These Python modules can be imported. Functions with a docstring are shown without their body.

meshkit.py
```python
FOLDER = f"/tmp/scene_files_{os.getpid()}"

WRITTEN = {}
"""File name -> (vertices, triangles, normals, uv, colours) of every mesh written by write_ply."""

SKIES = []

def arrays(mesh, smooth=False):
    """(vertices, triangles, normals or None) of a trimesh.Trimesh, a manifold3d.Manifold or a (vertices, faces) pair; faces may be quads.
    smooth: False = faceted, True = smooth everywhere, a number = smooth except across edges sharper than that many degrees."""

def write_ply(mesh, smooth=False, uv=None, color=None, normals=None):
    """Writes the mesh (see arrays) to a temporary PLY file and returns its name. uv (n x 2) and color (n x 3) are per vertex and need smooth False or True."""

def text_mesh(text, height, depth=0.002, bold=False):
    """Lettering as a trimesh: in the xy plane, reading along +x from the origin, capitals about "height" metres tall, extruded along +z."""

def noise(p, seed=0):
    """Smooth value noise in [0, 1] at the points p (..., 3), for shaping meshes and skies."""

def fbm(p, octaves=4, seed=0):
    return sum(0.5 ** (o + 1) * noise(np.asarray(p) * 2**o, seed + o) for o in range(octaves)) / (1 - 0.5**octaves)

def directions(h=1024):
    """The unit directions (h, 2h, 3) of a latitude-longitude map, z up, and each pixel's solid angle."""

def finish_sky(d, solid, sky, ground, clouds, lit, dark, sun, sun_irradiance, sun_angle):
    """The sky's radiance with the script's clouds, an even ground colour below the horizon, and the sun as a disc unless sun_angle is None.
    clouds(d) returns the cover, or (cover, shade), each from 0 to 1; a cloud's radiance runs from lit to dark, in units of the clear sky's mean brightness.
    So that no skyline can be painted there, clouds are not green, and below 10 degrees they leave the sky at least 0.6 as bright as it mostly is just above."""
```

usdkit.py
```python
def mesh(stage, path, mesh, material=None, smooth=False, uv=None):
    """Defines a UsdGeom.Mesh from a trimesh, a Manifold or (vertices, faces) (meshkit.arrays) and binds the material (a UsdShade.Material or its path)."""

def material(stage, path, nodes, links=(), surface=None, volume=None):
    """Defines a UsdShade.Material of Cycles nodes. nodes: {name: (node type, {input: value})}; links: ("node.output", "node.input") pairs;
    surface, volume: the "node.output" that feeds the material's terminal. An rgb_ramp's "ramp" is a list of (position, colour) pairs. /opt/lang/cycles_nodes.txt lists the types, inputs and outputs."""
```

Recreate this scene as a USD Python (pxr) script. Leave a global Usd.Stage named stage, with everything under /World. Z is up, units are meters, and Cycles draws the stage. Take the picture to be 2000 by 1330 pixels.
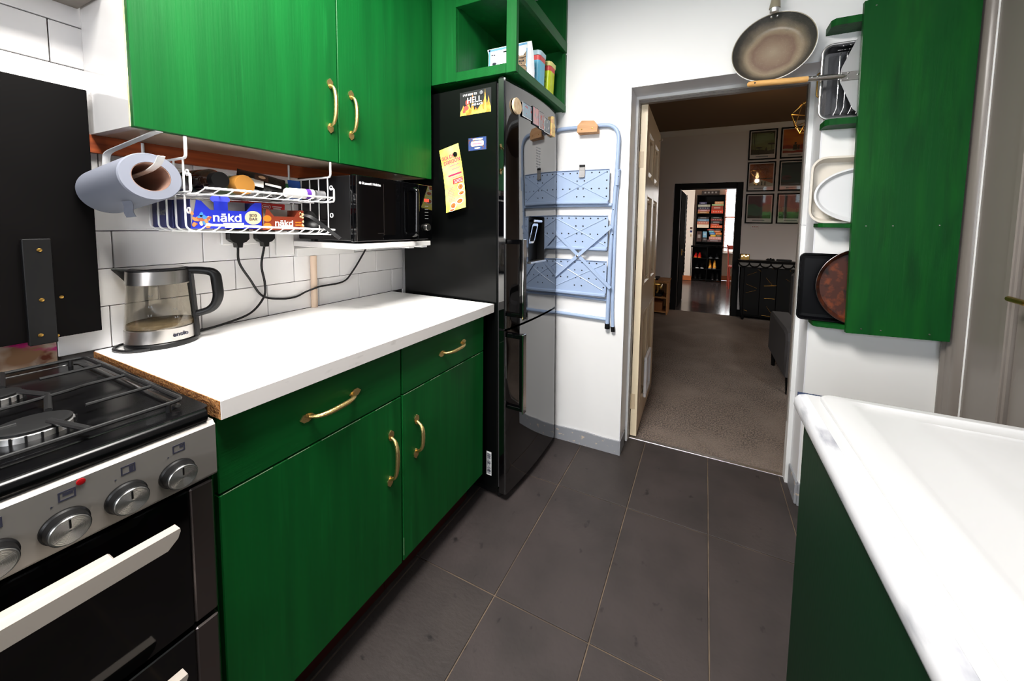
import math, random
import numpy as np, trimesh, usdkit, meshkit
from shapely.geometry import Polygon, Point, box as sbox
from shapely import affinity
from shapely.ops import unary_union
from pxr import Usd, UsdGeom, UsdLux, Gf, Sdf, UsdShade

stage = Usd.Stage.CreateInMemory()
UsdGeom.SetStageUpAxis(stage, 'Z')
UsdGeom.Xform.Define(stage, '/World'); UsdGeom.Scope.Define(stage, '/World/Looks')
rnd = random.Random(7)
pi = math.pi

# ------------------------------------------------------------------ camera, sky, big lights
F_PX, CX, CY = 703.0, 1061.8, 488.06
cam = UsdGeom.Camera.Define(stage, '/World/camera')
cam.CreateHorizontalApertureAttr(36.0); cam.CreateVerticalApertureAttr(36.0 * 1330 / 2000)
cam.CreateFocalLengthAttr(F_PX * 36 / 2000)
cam.CreateHorizontalApertureOffsetAttr((1000 - CX) * 36 / 2000)
cam.CreateVerticalApertureOffsetAttr(-(665 - CY) * 36 / 2000)
cam.CreateClippingRangeAttr(Gf.Vec2f(0.02, 200))
CAM = np.array([1.4217, -0.3528, 1.2412])
ya, pt, ro = np.radians([24.1324, 3.8906, 1.064])
fw = np.array([-math.sin(ya) * math.cos(pt), math.cos(ya) * math.cos(pt), -math.sin(pt)])
rr = np.array([math.cos(ya), math.sin(ya), 0.0]); uu = np.cross(rr, fw)
r2 = math.cos(ro) * rr + math.sin(ro) * uu; u2 = -math.sin(ro) * rr + math.cos(ro) * uu
cam.AddTransformOp().Set(Gf.Matrix4d(*r2, 0, *u2, 0, *(-fw), 0, *CAM, 1))
cam.CreateExposureAttr(0.0)

def lin(c):
    c = np.asarray(c, float) / 255.0
    return np.where(c <= 0.04045, c / 12.92, ((c + 0.055) / 1.055) ** 2.4)

dome = UsdLux.DomeLight.Define(stage, '/World/sky_light')
dome.CreateIntensityAttr(1.0); dome.CreateColorAttr(Gf.Vec3f(0.85, 0.93, 1.0))

def rect_light(name, pos, look, w, h, inten, col):
    l = UsdLux.RectLight.Define(stage, '/World/' + name)
    l.CreateWidthAttr(w); l.CreateHeightAttr(h); l.CreateIntensityAttr(inten); l.CreateColorAttr(Gf.Vec3f(*col))
    d = -np.asarray(look, float); d /= np.linalg.norm(d)
    up = np.array([0, 1.0, 0]) if abs(d[2]) > .9 else np.array([0, 0, 1.0])
    x = np.cross(up, d); x /= np.linalg.norm(x); y = np.cross(d, x)
    l.AddTransformOp().Set(Gf.Matrix4d(*x, 0, *y, 0, *d, 0, *pos, 1))
    return l
# stand-in for bounced flash, added kitchen window light, then daylight at the other windows
rect_light('bounce_standin_light', (0.84, -0.07, 2.445), (0, 0, -1), 0.7, 0.7, 57, (1.0, 0.965, 0.92))  # stands in for flash bounced off the ceiling
rect_light('added_front_light', (1.2, -2.25, 1.55), (0, 1, -0.1), 1.3, 1.0, 11.0, (0.9, 0.95, 1.0))  # added source for frontal light, out of view behind the camera
rect_light('lounge_window_light', (3.1, -0.6, 3.1), (-0.12, 1, -0.45), 1.6, 1.0, 62, (1.0, 0.95, 0.88))
rect_light('hall_window_light', (1.97, 9.42, 1.55), (-0.2, -1, -0.25), 0.5, 1.3, 12, (1.0, 0.97, 0.93))

rect_light('hall_side_window_light', (-0.25, 6.9, 1.6), (1, 0.55, -0.35), 1.0, 1.1, 20, (1.0, 0.96, 0.9))

# ------------------------------------------------------------------ object helpers
used = {}
def numbered(parent, name):
    k = (parent, name); n = used.get(k, -1) + 1; used[k] = n
    return name if n == 0 else f'{name}_{n:03d}'
class H:
    def __init__(s, path, loc=(0, 0, 0), tf=None): s.path, s.loc, s.tf = path, np.asarray(loc, float), tf
def keys(prim, label=None, cat=None, group=None, kind=None):
    for k, v in (('label', label), ('category', cat), ('group', group), ('kind', kind)):
        if v: prim.SetCustomDataByKey(k, v)
def thing(name, label, cat, loc=(0, 0, 0), group=None, tf=None, kind=None):
    path = '/World/' + numbered('/World', name)
    x = UsdGeom.Xform.Define(stage, path); x.AddTranslateOp().Set(Gf.Vec3d(*map(float, loc)))
    keys(x.GetPrim(), label, cat, group, kind)
    return H(path, loc, tf)
def P(parent, name, mesh, mat, label=None, smooth=35, kind=None):
    if isinstance(mesh, (list, tuple)): mesh = cat(mesh)
    mesh = mesh.copy()
    if parent.tf is not None: mesh.apply_transform(parent.tf)
    mesh.apply_translation(-parent.loc)
    path = parent.path + '/' + numbered(parent.path, name)
    m = usdkit.mesh(stage, path, mesh, mat, smooth)
    keys(m.GetPrim(), label, None, None, kind)
    return H(path, parent.loc, parent.tf)
def solo(name, mesh, mat, label, ct, group=None, tf=None, smooth=35, kind=None):
    if isinstance(mesh, (list, tuple)): mesh = cat(mesh)
    mesh = mesh.copy()
    if tf is not None: mesh.apply_transform(tf)
    path = '/World/' + numbered('/World', name)
    m = usdkit.mesh(stage, path, mesh, mat, smooth)
    keys(m.GetPrim(), label, ct, group, kind)
    return H(path, (0, 0, 0), tf)
def S(name, mesh, mat, label=None, smooth=35):
    return solo(name, mesh, mat, label, None, smooth=smooth, kind='structure')

# ------------------------------------------------------------------ mesh helpers
def cat(ms): return trimesh.util.concatenate(list(ms))
def bx(x0, x1, y0, y1, z0, z1, b=0.0):
    x0, x1 = sorted((x0, x1)); y0, y1 = sorted((y0, y1)); z0, z1 = sorted((z0, z1))
    if b <= 0:
        m = trimesh.creation.box((x1 - x0, y1 - y0, z1 - z0)); m.apply_translation(((x0 + x1) / 2, (y0 + y1) / 2, (z0 + z1) / 2)); return m
    b = min(b, (x1 - x0) * .45, (y1 - y0) * .45, (z1 - z0) * .45)
    pts = []
    for i in (0, 1):
        for j in (0, 1):
            for k in (0, 1):
                c = np.array([(x0, x1)[i], (y0, y1)[j], (z0, z1)[k]], float); s = np.array([(1, -1)[i], (1, -1)[j], (1, -1)[k]], float)
                for a in range(3):
                    o = s * b; o[a] = 0; pts.append(c + o)
    return trimesh.convex.convex_hull(np.array(pts))
def frame_of(d):
    d = np.asarray(d, float); d = d / np.linalg.norm(d)
    a = np.array([0, 0, 1.0]) if abs(d[2]) < .9 else np.array([1.0, 0, 0])
    x = np.cross(a, d); x /= np.linalg.norm(x); return x, np.cross(d, x), d
def cyl(p0, p1, r, r1=None, n=20, cap=True):
    p0, p1 = np.asarray(p0, float), np.asarray(p1, float); r1 = r if r1 is None else r1
    x, y, d = frame_of(p1 - p0); t = np.arange(n) * 2 * pi / n
    ring = np.cos(t)[:, None] * x + np.sin(t)[:, None] * y
    v = np.vstack([p0 + r * ring, p1 + r1 * ring, [p0], [p1]]); f = []
    for i in range(n):
        j = (i + 1) % n; f += [[i, j, n + j], [i, n + j, n + i]]
        if cap: f += [[2 * n, j, i], [2 * n + 1, n + i, n + j]]
    return trimesh.Trimesh(v, f, process=False)
def tube(pts, r, n=8, closed=False):
    p = np.asarray(pts, float); m = len(p); r = np.broadcast_to(r, (m,))
    if closed: t = np.roll(p, -1, 0) - np.roll(p, 1, 0)
    else: t = np.gradient(p, axis=0)
    t /= np.linalg.norm(t, axis=1, keepdims=True) + 1e-12
    x = frame_of(t[0])[0]; a = np.arange(n) * 2 * pi / n; V = []
    for i in range(m):
        x = x - t[i] * (x @ t[i]); x /= np.linalg.norm(x); y = np.cross(t[i], x)
        V.append(p[i] + r[i] * (np.cos(a)[:, None] * x + np.sin(a)[:, None] * y))
    V = np.vstack(V); f = []
    for i in range(m if closed else m - 1):
        k = (i + 1) % m
        for j in range(n):
            l = (j + 1) % n; f += [[i * n + j, i * n + l, k * n + l], [i * n + j, k * n + l, k * n + j]]
    if not closed:
        V = np.vstack([V, [p[0]], [p[-1]]]); c0, c1 = m * n, m * n + 1
        for j in range(n):
            l = (j + 1) % n; f += [[c0, l, j], [c1, (m - 1) * n + j, (m - 1) * n + l]]
    return trimesh.Trimesh(V, f, process=False)
def smoothline(pts, k=8):
    p = np.asarray(pts, float); q = np.vstack([2 * p[0] - p[1], p, 2 * p[-1] - p[-2]]); out = []
    for i in range(1, len(q) - 2):
        for t in np.linspace(0, 1, k, endpoint=False):
            a, b, c, d = q[i - 1], q[i], q[i + 1], q[i + 2]
            out.append(.5 * ((2 * b) + (c - a) * t + (2 * a - 5 * b + 4 * c - d) * t * t + (3 * b - a - 3 * c + d) * t ** 3))
    return np.array(out + [p[-1]])
def roundpath(pts, rad, k=6):
    p = [np.asarray(q, float) for q in pts]; out = [p[0]]
    for i in range(1, len(p) - 1):
        a, b, c = p[i - 1], p[i], p[i + 1]
        u, v = (a - b), (c - b); lu, lv = np.linalg.norm(u), np.linalg.norm(v); q = min(rad, lu * .49, lv * .49)
        s, e = b + u / lu * q, b + v / lv * q
        for t in np.linspace(0, 1, k): out.append((1 - t) ** 2 * s + 2 * t * (1 - t) * b + t * t * e)
    return np.array(out + [p[-1]])
def lathe(prof, c=(0, 0, 0), n=48, axis=(0, 0, 1)):
    pr = np.asarray(prof, float); m = len(pr); a = np.arange(n) * 2 * pi / n
    x, y, d = frame_of(axis); c = np.asarray(c, float); V = []
    for rad, h in pr: V.append(c + h * d + rad * (np.cos(a)[:, None] * x + np.sin(a)[:, None] * y))
    V = np.vstack(V); f = []
    for i in range(m - 1):
        for j in range(n):
            l = (j + 1) % n; f += [[i * n + j, i * n + l, (i + 1) * n + l], [i * n + j, (i + 1) * n + l, (i + 1) * n + j]]
    ms = trimesh.Trimesh(V, f, process=True); ms.update_faces(ms.nondegenerate_faces()); return ms
def prism(poly, axis, a, b):
    if not isinstance(poly, (Polygon,)) and not hasattr(poly, 'geoms'): poly = Polygon(poly)
    if hasattr(poly, 'geoms'): return cat([prism(g, axis, a, b) for g in poly.geoms if g.area > 1e-9])
    m = trimesh.creation.extrude_polygon(poly, abs(b - a)); v = np.array(m.vertices); lo = min(a, b)
    if axis == 'z': w = np.c_[v[:, 0], v[:, 1], v[:, 2] + lo]; flip = False
    elif axis == 'y': w = np.c_[v[:, 0], v[:, 2] + lo, v[:, 1]]; flip = True
    else: w = np.c_[v[:, 2] + lo, v[:, 0], v[:, 1]]; flip = False
    f = np.array(m.faces); f = f[:, ::-1] if flip else f
    return trimesh.Trimesh(w, f, process=False)
def rrect(x0, x1, y0, y1, r, k=6): return sbox(x0 + r, y0 + r, x1 - r, y1 - r).buffer(r, quad_segs=k)
def ellipse(cx, cy, a, b, k=12): return affinity.scale(Point(cx, cy).buffer(1, quad_segs=k), a, b)
def loft(rings, caps=(True, True)):
    n = len(rings[0]); V = np.vstack(rings); f = []
    for i in range(len(rings) - 1):
        for j in range(n):
            l = (j + 1) % n; f += [[i * n + j, i * n + l, (i + 1) * n + l], [i * n + j, (i + 1) * n + l, (i + 1) * n + j]]
    for e, at, fl in ((0, 0, True), (1, len(rings) - 1, False)):
        if caps[e]:
            c = len(V); V = np.vstack([V, [np.mean(rings[at], axis=0)]])
            for j in range(n):
                l = (j + 1) % n; f.append([c, at * n + l, at * n + j] if fl else [c, at * n + j, at * n + l])
    m = trimesh.Trimesh(V, f, process=False); return m
def outward(m):
    trimesh.repair.fix_normals(m); return m
def ribbon(pts, wdir, w, t):
    p = np.asarray(pts, float); wd = np.asarray(wdir, float); wd /= np.linalg.norm(wd); tg = np.gradient(p, axis=0); R = []
    for i in range(len(p)):
        d = tg[i] / np.linalg.norm(tg[i]); nn = np.cross(d, wd); nn /= np.linalg.norm(nn)
        R.append(np.array([p[i] + sx * wd * w / 2 + sy * nn * t / 2 for sx, sy in ((-1, -1), (1, -1), (1, 1), (-1, 1))]))
    return outward(loft(R))
def rot(m, axis, deg, about=(0, 0, 0)):
    m = m.copy(); m.apply_transform(trimesh.transformations.rotation_matrix(math.radians(deg), axis, about)); return m
def rotm(axis, deg, about=(0, 0, 0)): return trimesh.transformations.rotation_matrix(math.radians(deg), axis, about)
def text(s, h, o, right, up, depth=.0012, bold=False, center=False):
    m = meshkit.text_mesh(s, h, depth, bold)
    if center: m.apply_translation((-m.bounds[:, 0].mean(), 0, 0))
    R, U = np.asarray(right, float), np.asarray(up, float); R = R / np.linalg.norm(R); U = U / np.linalg.norm(U); N = np.cross(R, U)
    T = np.eye(4); T[:3, 0], T[:3, 1], T[:3, 2], T[:3, 3] = R, U, N, o
    m.apply_transform(T); return m
def sph(c, r, sub=2, s=(1, 1, 1)):
    m = trimesh.creation.icosphere(subdivisions=sub, radius=1); m.apply_scale(np.asarray(s) * r); m.apply_translation(c); return m
def onplane(poly, o, right, up, depth):
    """a flat print: polygon in (u, v) laid on the plane through o"""
    if hasattr(poly, 'geoms'): return cat([onplane(g, o, right, up, depth) for g in poly.geoms if g.area > 1e-9])
    m = trimesh.creation.extrude_polygon(poly, depth)
    R, U = np.asarray(right, float), np.asarray(up, float); R = R / np.linalg.norm(R); U = U / np.linalg.norm(U)
    T = np.eye(4); T[:3, 0], T[:3, 1], T[:3, 2], T[:3, 3] = R, U, np.cross(R, U), o
    m.apply_transform(T); return m

# ------------------------------------------------------------------ materials
MATS = {}
def M(name, c, r=.5, metal=0, coat=0, spec=.5, ior=1.5, var=None, bump=None, em=0, trans=0, coat_r=.04, aniso=0, sheen=0):
    """var: (colour, scale xyz, low, high[, detail]) noise-blended second colour, or a list of such; bump: (scale xyz, strength, distance)"""
    nodes = {'p': ('principled_bsdf', dict(base_color=lin(c), roughness=r, metallic=metal, coat_weight=coat, coat_roughness=coat_r,
                                           specular_ior_level=spec, ior=ior, transmission_weight=trans, anisotropic=aniso, sheen_weight=sheen))}
    links = []
    if em: nodes['p'][1].update(emission_strength=em, emission_color=lin(c))
    vs = [] if var is None else (var if isinstance(var, list) else [var])
    if vs or bump: nodes['g'] = ('geometry', {})
    prev = None
    for i, v in enumerate(vs):
        nodes[f'm{i}'] = ('mapping', dict(scale=v[1])); nodes[f'n{i}'] = ('noise_texture', dict(scale=1.0, detail=v[4] if len(v) > 4 else 3))
        nodes[f'r{i}'] = ('rgb_ramp', dict(ramp=[(v[2], (0, 0, 0)), (v[3], (1, 1, 1))]))
        nodes[f'x{i}'] = ('mix_color', dict(a=lin(c), b=lin(v[0])))
        links += [('g.position', f'm{i}.vector'), (f'm{i}.vector', f'n{i}.vector'), (f'n{i}.fac', f'r{i}.fac'), (f'r{i}.color', f'x{i}.fac')]
        if prev: links.append((prev, f'x{i}.a'))
        prev = f'x{i}.result'
    if prev: links.append((prev, 'p.base_color'))
    if bump:
        nodes['mb'] = ('mapping', dict(scale=bump[0])); nodes['nb'] = ('noise_texture', dict(scale=1.0, detail=3))
        nodes['b'] = ('bump', dict(strength=bump[1], distance=bump[2]))
        links += [('g.position', 'mb.vector'), ('mb.vector', 'nb.vector'), ('nb.fac', 'b.height'), ('b.normal', 'p.normal')]
    MATS[name] = usdkit.material(stage, '/World/Looks/' + name, nodes, links, surface='p.BSDF')
    return MATS[name]
def G(name, tint=(1, 1, 1), fac=.0):
    nodes = {'t': ('transparent_bsdf', dict(color=tint)), 's': ('principled_bsdf', dict(base_color=(1, 1, 1), roughness=.03, metallic=1.0)),
             'w': ('layer_weight', dict(blend=.5)), 'f': ('rgb_ramp', dict(ramp=[(0, (.04,) * 3), (.5, (.06,) * 3), (.75, (.17,) * 3), (1, (.8,) * 3)])), 'x': ('mix_closure', {})}
    MATS[name] = usdkit.material(stage, '/World/Looks/' + name, nodes, [('w.facing', 'f.fac'), ('f.color', 'x.fac'), ('t.BSDF', 'x.closure1'), ('s.BSDF', 'x.closure2')], surface='x.closure')
    return MATS[name]

GRN = (8, 92, 36)
M('green_paint', GRN, r=.45, spec=.22, var=[((6, 80, 31), (26, 26, 1.6), .35, .7, 4), ((14, 100, 42), (60, 60, 2.5), .62, .8, 2)], bump=((160, 160, 5), .25, .0015))
M('green_paint_across', GRN, r=.45, spec=.22, var=[((6, 80, 31), (26, 1.6, 26), .35, .7, 4)], bump=((160, 5, 160), .25, .0015))
M('green_board_shaded', (6, 70, 24), r=.5, spec=.2, var=[((16, 88, 26), (16, 16, 2.2), .45, .8, 4), ((3, 46, 18), (22, 22, 3), .5, .85, 4)], bump=((130, 130, 5), .3, .0015))  # rack green darkened below the cabinet green; shade is put into the colour
M('green_chip', (150, 176, 140), r=.6)
M('white_wall', (240, 239, 238), r=.6, bump=((3, 3, 3), .12, .02))
M('bounce_cut_grey', (96, 96, 98), r=.7)  # unseen walls and ceiling darkened to grey to cut bounced light
M('white_gloss', (236, 234, 232), r=.12, var=((226, 224, 222), (4, 4, 4), .4, .7))
M('tile_white', (242, 240, 239), r=.16, bump=((14, 14, 14), .05, .004))
M('tile_grout', (96, 92, 90), r=.9)
M('laminate_white', (228, 226, 224), r=.16)
M('worktop_white', (243, 242, 240), r=.38, var=((226, 225, 222), (3, 9, 9), .6, .72, 6))
M('worktop_edge', (233, 228, 225), r=.4, var=((205, 200, 196), (14, 14, 40), .62, .78, 5))
M('chipboard', (176, 118, 62), r=.85, var=[((118, 66, 28), (160, 160, 160), .45, .6), ((214, 168, 104), (240, 240, 240), .55, .7)], bump=((220, 220, 220), .7, .003))
M('cream_edge', (236, 228, 188), r=.6, var=((200, 190, 120), (60, 60, 14), .5, .7))
M('underside_brown', (196, 182, 162), r=.3, var=((150, 112, 76), (2, 7, 2), .45, .75))
M('bare_wood', (176, 82, 34), r=.55, var=((136, 56, 20), (50, 2, 70), .35, .7))
M('old_plaster', (196, 176, 158), r=.85, var=[((150, 110, 78), (14, 14, 14), .45, .6), ((196, 34, 120), (7, 7, 16), .56, .6, 4), ((110, 52, 30), (24, 24, 24), .62, .7)])
M('floor_tile', (62, 56, 54), r=.55, spec=.3, var=[((52, 47, 46), (5, 5, 5), .4, .7, 5), ((34, 31, 31), (16, 24, 16), .66, .74, 5)], bump=((46, 90, 60), .4, .003))
M('floor_tile_b', (65, 58, 57), r=.55, spec=.3, var=[((54, 49, 48), (5, 5, 5), .4, .7, 5), ((34, 31, 31), (20, 14, 18), .66, .74, 5)], bump=((60, 60, 60), .35, .003))
M('floor_grout', (112, 96, 80), r=.9, var=((84, 72, 62), (9, 9, 9), .4, .6))
M('grey_paint', (232, 232, 236), r=.35)
M('grey_skirting', (150, 152, 158), r=.4, var=((206, 190, 170), (34, 34, 50), .62, .68, 5))
M('grey_door', (124, 116, 110), r=.3, bump=((90, 90, 3), .12, .001))
M('white_frame', (232, 232, 232), r=.3, var=((168, 170, 172), (6, 6, 20), .66, .7, 5))
M('dark_gap', (40, 38, 40), r=.8)
M('carpet', (170, 146, 129), r=1.0, var=[((98, 80, 68), (110, 110, 110), .42, .58, 2), ((168, 146, 130), (3, 3, 3), .45, .75)], bump=((260, 260, 260), 1.0, .02), sheen=.2)
M('lounge_wall', (206, 198, 196), r=.75)
M('lounge_ceiling', (116, 92, 68), r=.8)
M('coving', (210, 206, 204), r=.6)
M('dark_planks', (74, 66, 66), r=.16, var=((48, 42, 42), (2, 40, 2), .35, .7, 5))
M('hall_wall', (206, 186, 170), r=.7)
M('hall_white', (240, 228, 216), r=.6)
M('orange_wood', (186, 106, 58), r=.4)
M('black_paint', (5, 5, 6), r=.6, spec=.15)
M('black_gloss', (4, 4, 5), r=.06, spec=.5)
M('fridge_front', (3, 3, 4), r=.035, ior=1.85, spec=.8)
M('fridge_side', (8, 9, 9), r=.2, spec=.28, bump=((300, 300, 300), .06, .001))
M('black_plastic', (11, 11, 12), r=.42, spec=.35)
M('black_matt', (5, 4, 4), r=.6, spec=.08, var=((9, 7, 7), (5, 5, 5), .4, .7))
M('hob_enamel', (6, 6, 7), r=.2, spec=.25, var=((26, 24, 24), (30, 30, 30), .66, .74))
M('cast_iron', (14, 14, 15), r=.5)
M('tin_steel', (150, 150, 154), r=.22, metal=1)
M('steel', (196, 192, 188), r=.28, metal=1)
M('steel_panel', (150, 145, 140), r=.45, metal=.55, bump=((4, 4, 300), .1, .0005))
M('steel_dark', (120, 112, 110), r=.34, metal=1)
M('chrome', (225, 225, 226), r=.08, metal=1)
M('aluminium', (214, 213, 212), r=.4, metal=1)
M('handle_alu', (190, 180, 170), r=.42, metal=.25)
M('knob_face', (150, 150, 147), r=.3, metal=.9)
M('brass', (226, 196, 132), r=.34, metal=1, bump=((400, 400, 400), .5, .002))
M('brass_dark', (176, 138, 70), r=.35, metal=1)
M('gold', (212, 172, 96), r=.25, metal=1)
M('white_wire', (240, 240, 240), r=.3)
M('plinth_red', (64, 20, 14), r=.5)
M('roll_paper', (116, 120, 132), r=.95)
M('card_tube', (142, 108, 92), r=.85)
M('amber_glass', (40, 20, 8), r=.08, coat=.5)
M('dark_green', (24, 58, 46), r=.25)
M('label_green', (122, 146, 104), r=.6)
M('ochre_lid', (176, 122, 52), r=.4)
M('silver_foil', (180, 180, 184), r=.3, metal=.8, bump=((60, 60, 60), .8, .004))
M('pouch_black', (14, 13, 13), r=.28, bump=((26, 26, 26), .5, .008))
M('paper_white', (238, 236, 232), r=.7)
M('choc_brown', (84, 46, 32), r=.6)
M('peach', (240, 200, 160), r=.6)
M('kit_blue', (32, 92, 190), r=.4)
M('cross_green', (44, 140, 80), r=.5)
M('purple', (92, 44, 150), r=.5)
M('box_blue', (28, 44, 176), r=.45)
M('box_blue_side', (30, 36, 100), r=.5)
M('flap_blue', (72, 82, 220), r=.5)
M('box_brown', (126, 48, 26), r=.45)
M('box_red', (206, 36, 30), r=.45)
M('board_grey', (170, 166, 160), r=.8)
M('nut_orange', (206, 128, 74), r=.5)
M('nut_blue', (66, 132, 206), r=.5)
M('nut_cream', (238, 206, 160), r=.5)
M('nut_brown', (162, 88, 62), r=.5)
M('badge_cream', (246, 214, 158), r=.5)
M('badge_orange', (238, 122, 30), r=.5)
M('ink_dark', (44, 44, 60), r=.6)
M('print_white', (250, 250, 250), r=.5)
M('print_grey', (120, 122, 126), r=.5)
M('pipe_cream', (222, 196, 172), r=.4)
M('cable_black', (10, 10, 11), r=.45)
M('socket_white', (236, 234, 232), r=.3)
M('red_led', (255, 50, 40), r=.5, em=1.5)
M('red_lamp', (150, 16, 22), r=.2)
M('leaflet_yellow', (250, 232, 92), r=.55, var=((252, 246, 150), (9, 9, 9), .42, .62))
M('ink_magenta', (206, 40, 96), r=.5)
M('ink_pink', (228, 130, 150), r=.5)
M('ink_red', (214, 58, 58), r=.5)
M('food_orange', (214, 128, 60), r=.5, var=((150, 64, 34), (160, 160, 160), .45, .6))
M('card_black', (42, 42, 44), r=.4)
M('flame_orange', (240, 130, 50), r=.5, var=((250, 206, 90), (50, 50, 30), .42, .6))
M('flame_yellow', (252, 214, 92), r=.5)
M('skin_red', (214, 84, 76), r=.5)
M('card_blue', (52, 74, 130), r=.45, var=((120, 74, 60), (90, 90, 90), .56, .62))
M('sticker', (240, 240, 240), r=.5)
M('wood_disc', (226, 200, 164), r=.6, var=((206, 172, 130), (60, 60, 60), .4, .7))
M('magnet_pink', (214, 160, 160), r=.4, var=((150, 170, 170), (60, 60, 30), .5, .65))
M('magnet_beach', (150, 174, 190), r=.35, var=((196, 70, 70), (50, 50, 50), .6, .66))
M('magnet_grey', (150, 140, 140), r=.35, var=((190, 70, 60), (60, 60, 40), .55, .62))
M('magnet_town', (120, 130, 136), r=.35, var=((214, 214, 210), (70, 70, 40), .55, .66))
M('magnet_bottle', (238, 208, 130), r=.4, var=((224, 170, 130), (50, 50, 60), .5, .62))
M('ladder_blue', (168, 188, 220), r=.34)
M('wood_block', (206, 158, 112), r=.6, var=((186, 134, 88), (4, 60, 60), .4, .7))
M('pan_coating', (74, 72, 66), r=.42, var=((190, 182, 160), (260, 260, 260), .66, .7))
M('green_shaded', (4, 36, 17), r=.5, spec=.15, bump=((160, 160, 5), .2, .0015))  # cabinet green darkened for the right-hand unit: shade painted into the colour
M('pan_base_worn', (150, 130, 110), r=.42, var=((128, 100, 84), (9, 9, 9), .4, .65))
M('pan_outer', (140, 132, 112), r=.35)
M('handle_wood', (226, 176, 108), r=.42, var=((208, 150, 82), (6, 90, 90), .4, .7))
M('dish_cream', (226, 218, 206), r=.3)
M('dish_white', (224, 224, 226), r=.26)
M('black_tray', (5, 5, 8), r=.35, spec=.3)
M('rust_pan', (66, 28, 16), r=.6, var=[((112, 50, 18), (34, 34, 34), .5, .66, 5), ((16, 9, 8), (26, 26, 26), .54, .68, 4)])
M('sink_white', (182, 182, 183), r=.3)
M('marble_edge', (188, 188, 192), r=.3, var=((96, 99, 110), (18, 9, 34), .50, .74, 5))
M('navy_strip', (30, 42, 70), r=.5)
M('cream_door', (214, 192, 160), r=.28, bump=((120, 120, 6), .2, .001))
M('cream_door_edge', (240, 222, 190), r=.4)
M('cat_flap', (226, 226, 230), r=.3)
M('pine', (192, 138, 82), r=.5, var=((166, 110, 60), (50, 50, 3), .4, .7))
M('tin_box', (150, 92, 50), r=.6)
M('sofa_grey', (66, 64, 66), r=.95)
M('lace_grey', (112, 110, 108), r=.9)
M('white_pvc', (240, 240, 240), r=.3)
M('hedge', (70, 120, 40), r=.8, var=((30, 70, 20), (9, 9, 9), .4, .6))
M('house_brick', (170, 90, 66), r=.9)
M('bulb', (255, 214, 150), r=.5, em=16)
M('blind_wood', (150, 76, 50), r=.5)
M('tub_blue', (110, 196, 230), r=.35)
M('tub_yellow', (206, 222, 30), r=.35)
M('tub_lid', (190, 222, 236), r=.4)
M('tub_lid_yellow', (240, 236, 150), r=.4)
M('tub_red', (226, 84, 84), r=.4)
M('bag_white', (240, 244, 250), r=.35)
M('bag_blue', (120, 186, 232), r=.35)
M('tabby', (176, 146, 118), r=.6, var=((86, 66, 52), (30, 30, 120), .5, .6))
M('bottle_blue', (70, 150, 220), r=.4)
M('hood_metal', (150, 142, 132), r=.4, metal=.6, var=((110, 96, 80), (8, 8, 8), .4, .7))
M('coffee_water', (196, 186, 160), r=.02, trans=1, ior=1.33)
G('kettle_glass', (.95, .93, .89)); G('pane', (.97, .98, .98)); G('picture_glass', (.98, .98, .98))
M('limescale', (104, 92, 72), r=.6, var=((86, 74, 54), (50, 50, 50), .4, .7))
m = MATS

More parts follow.
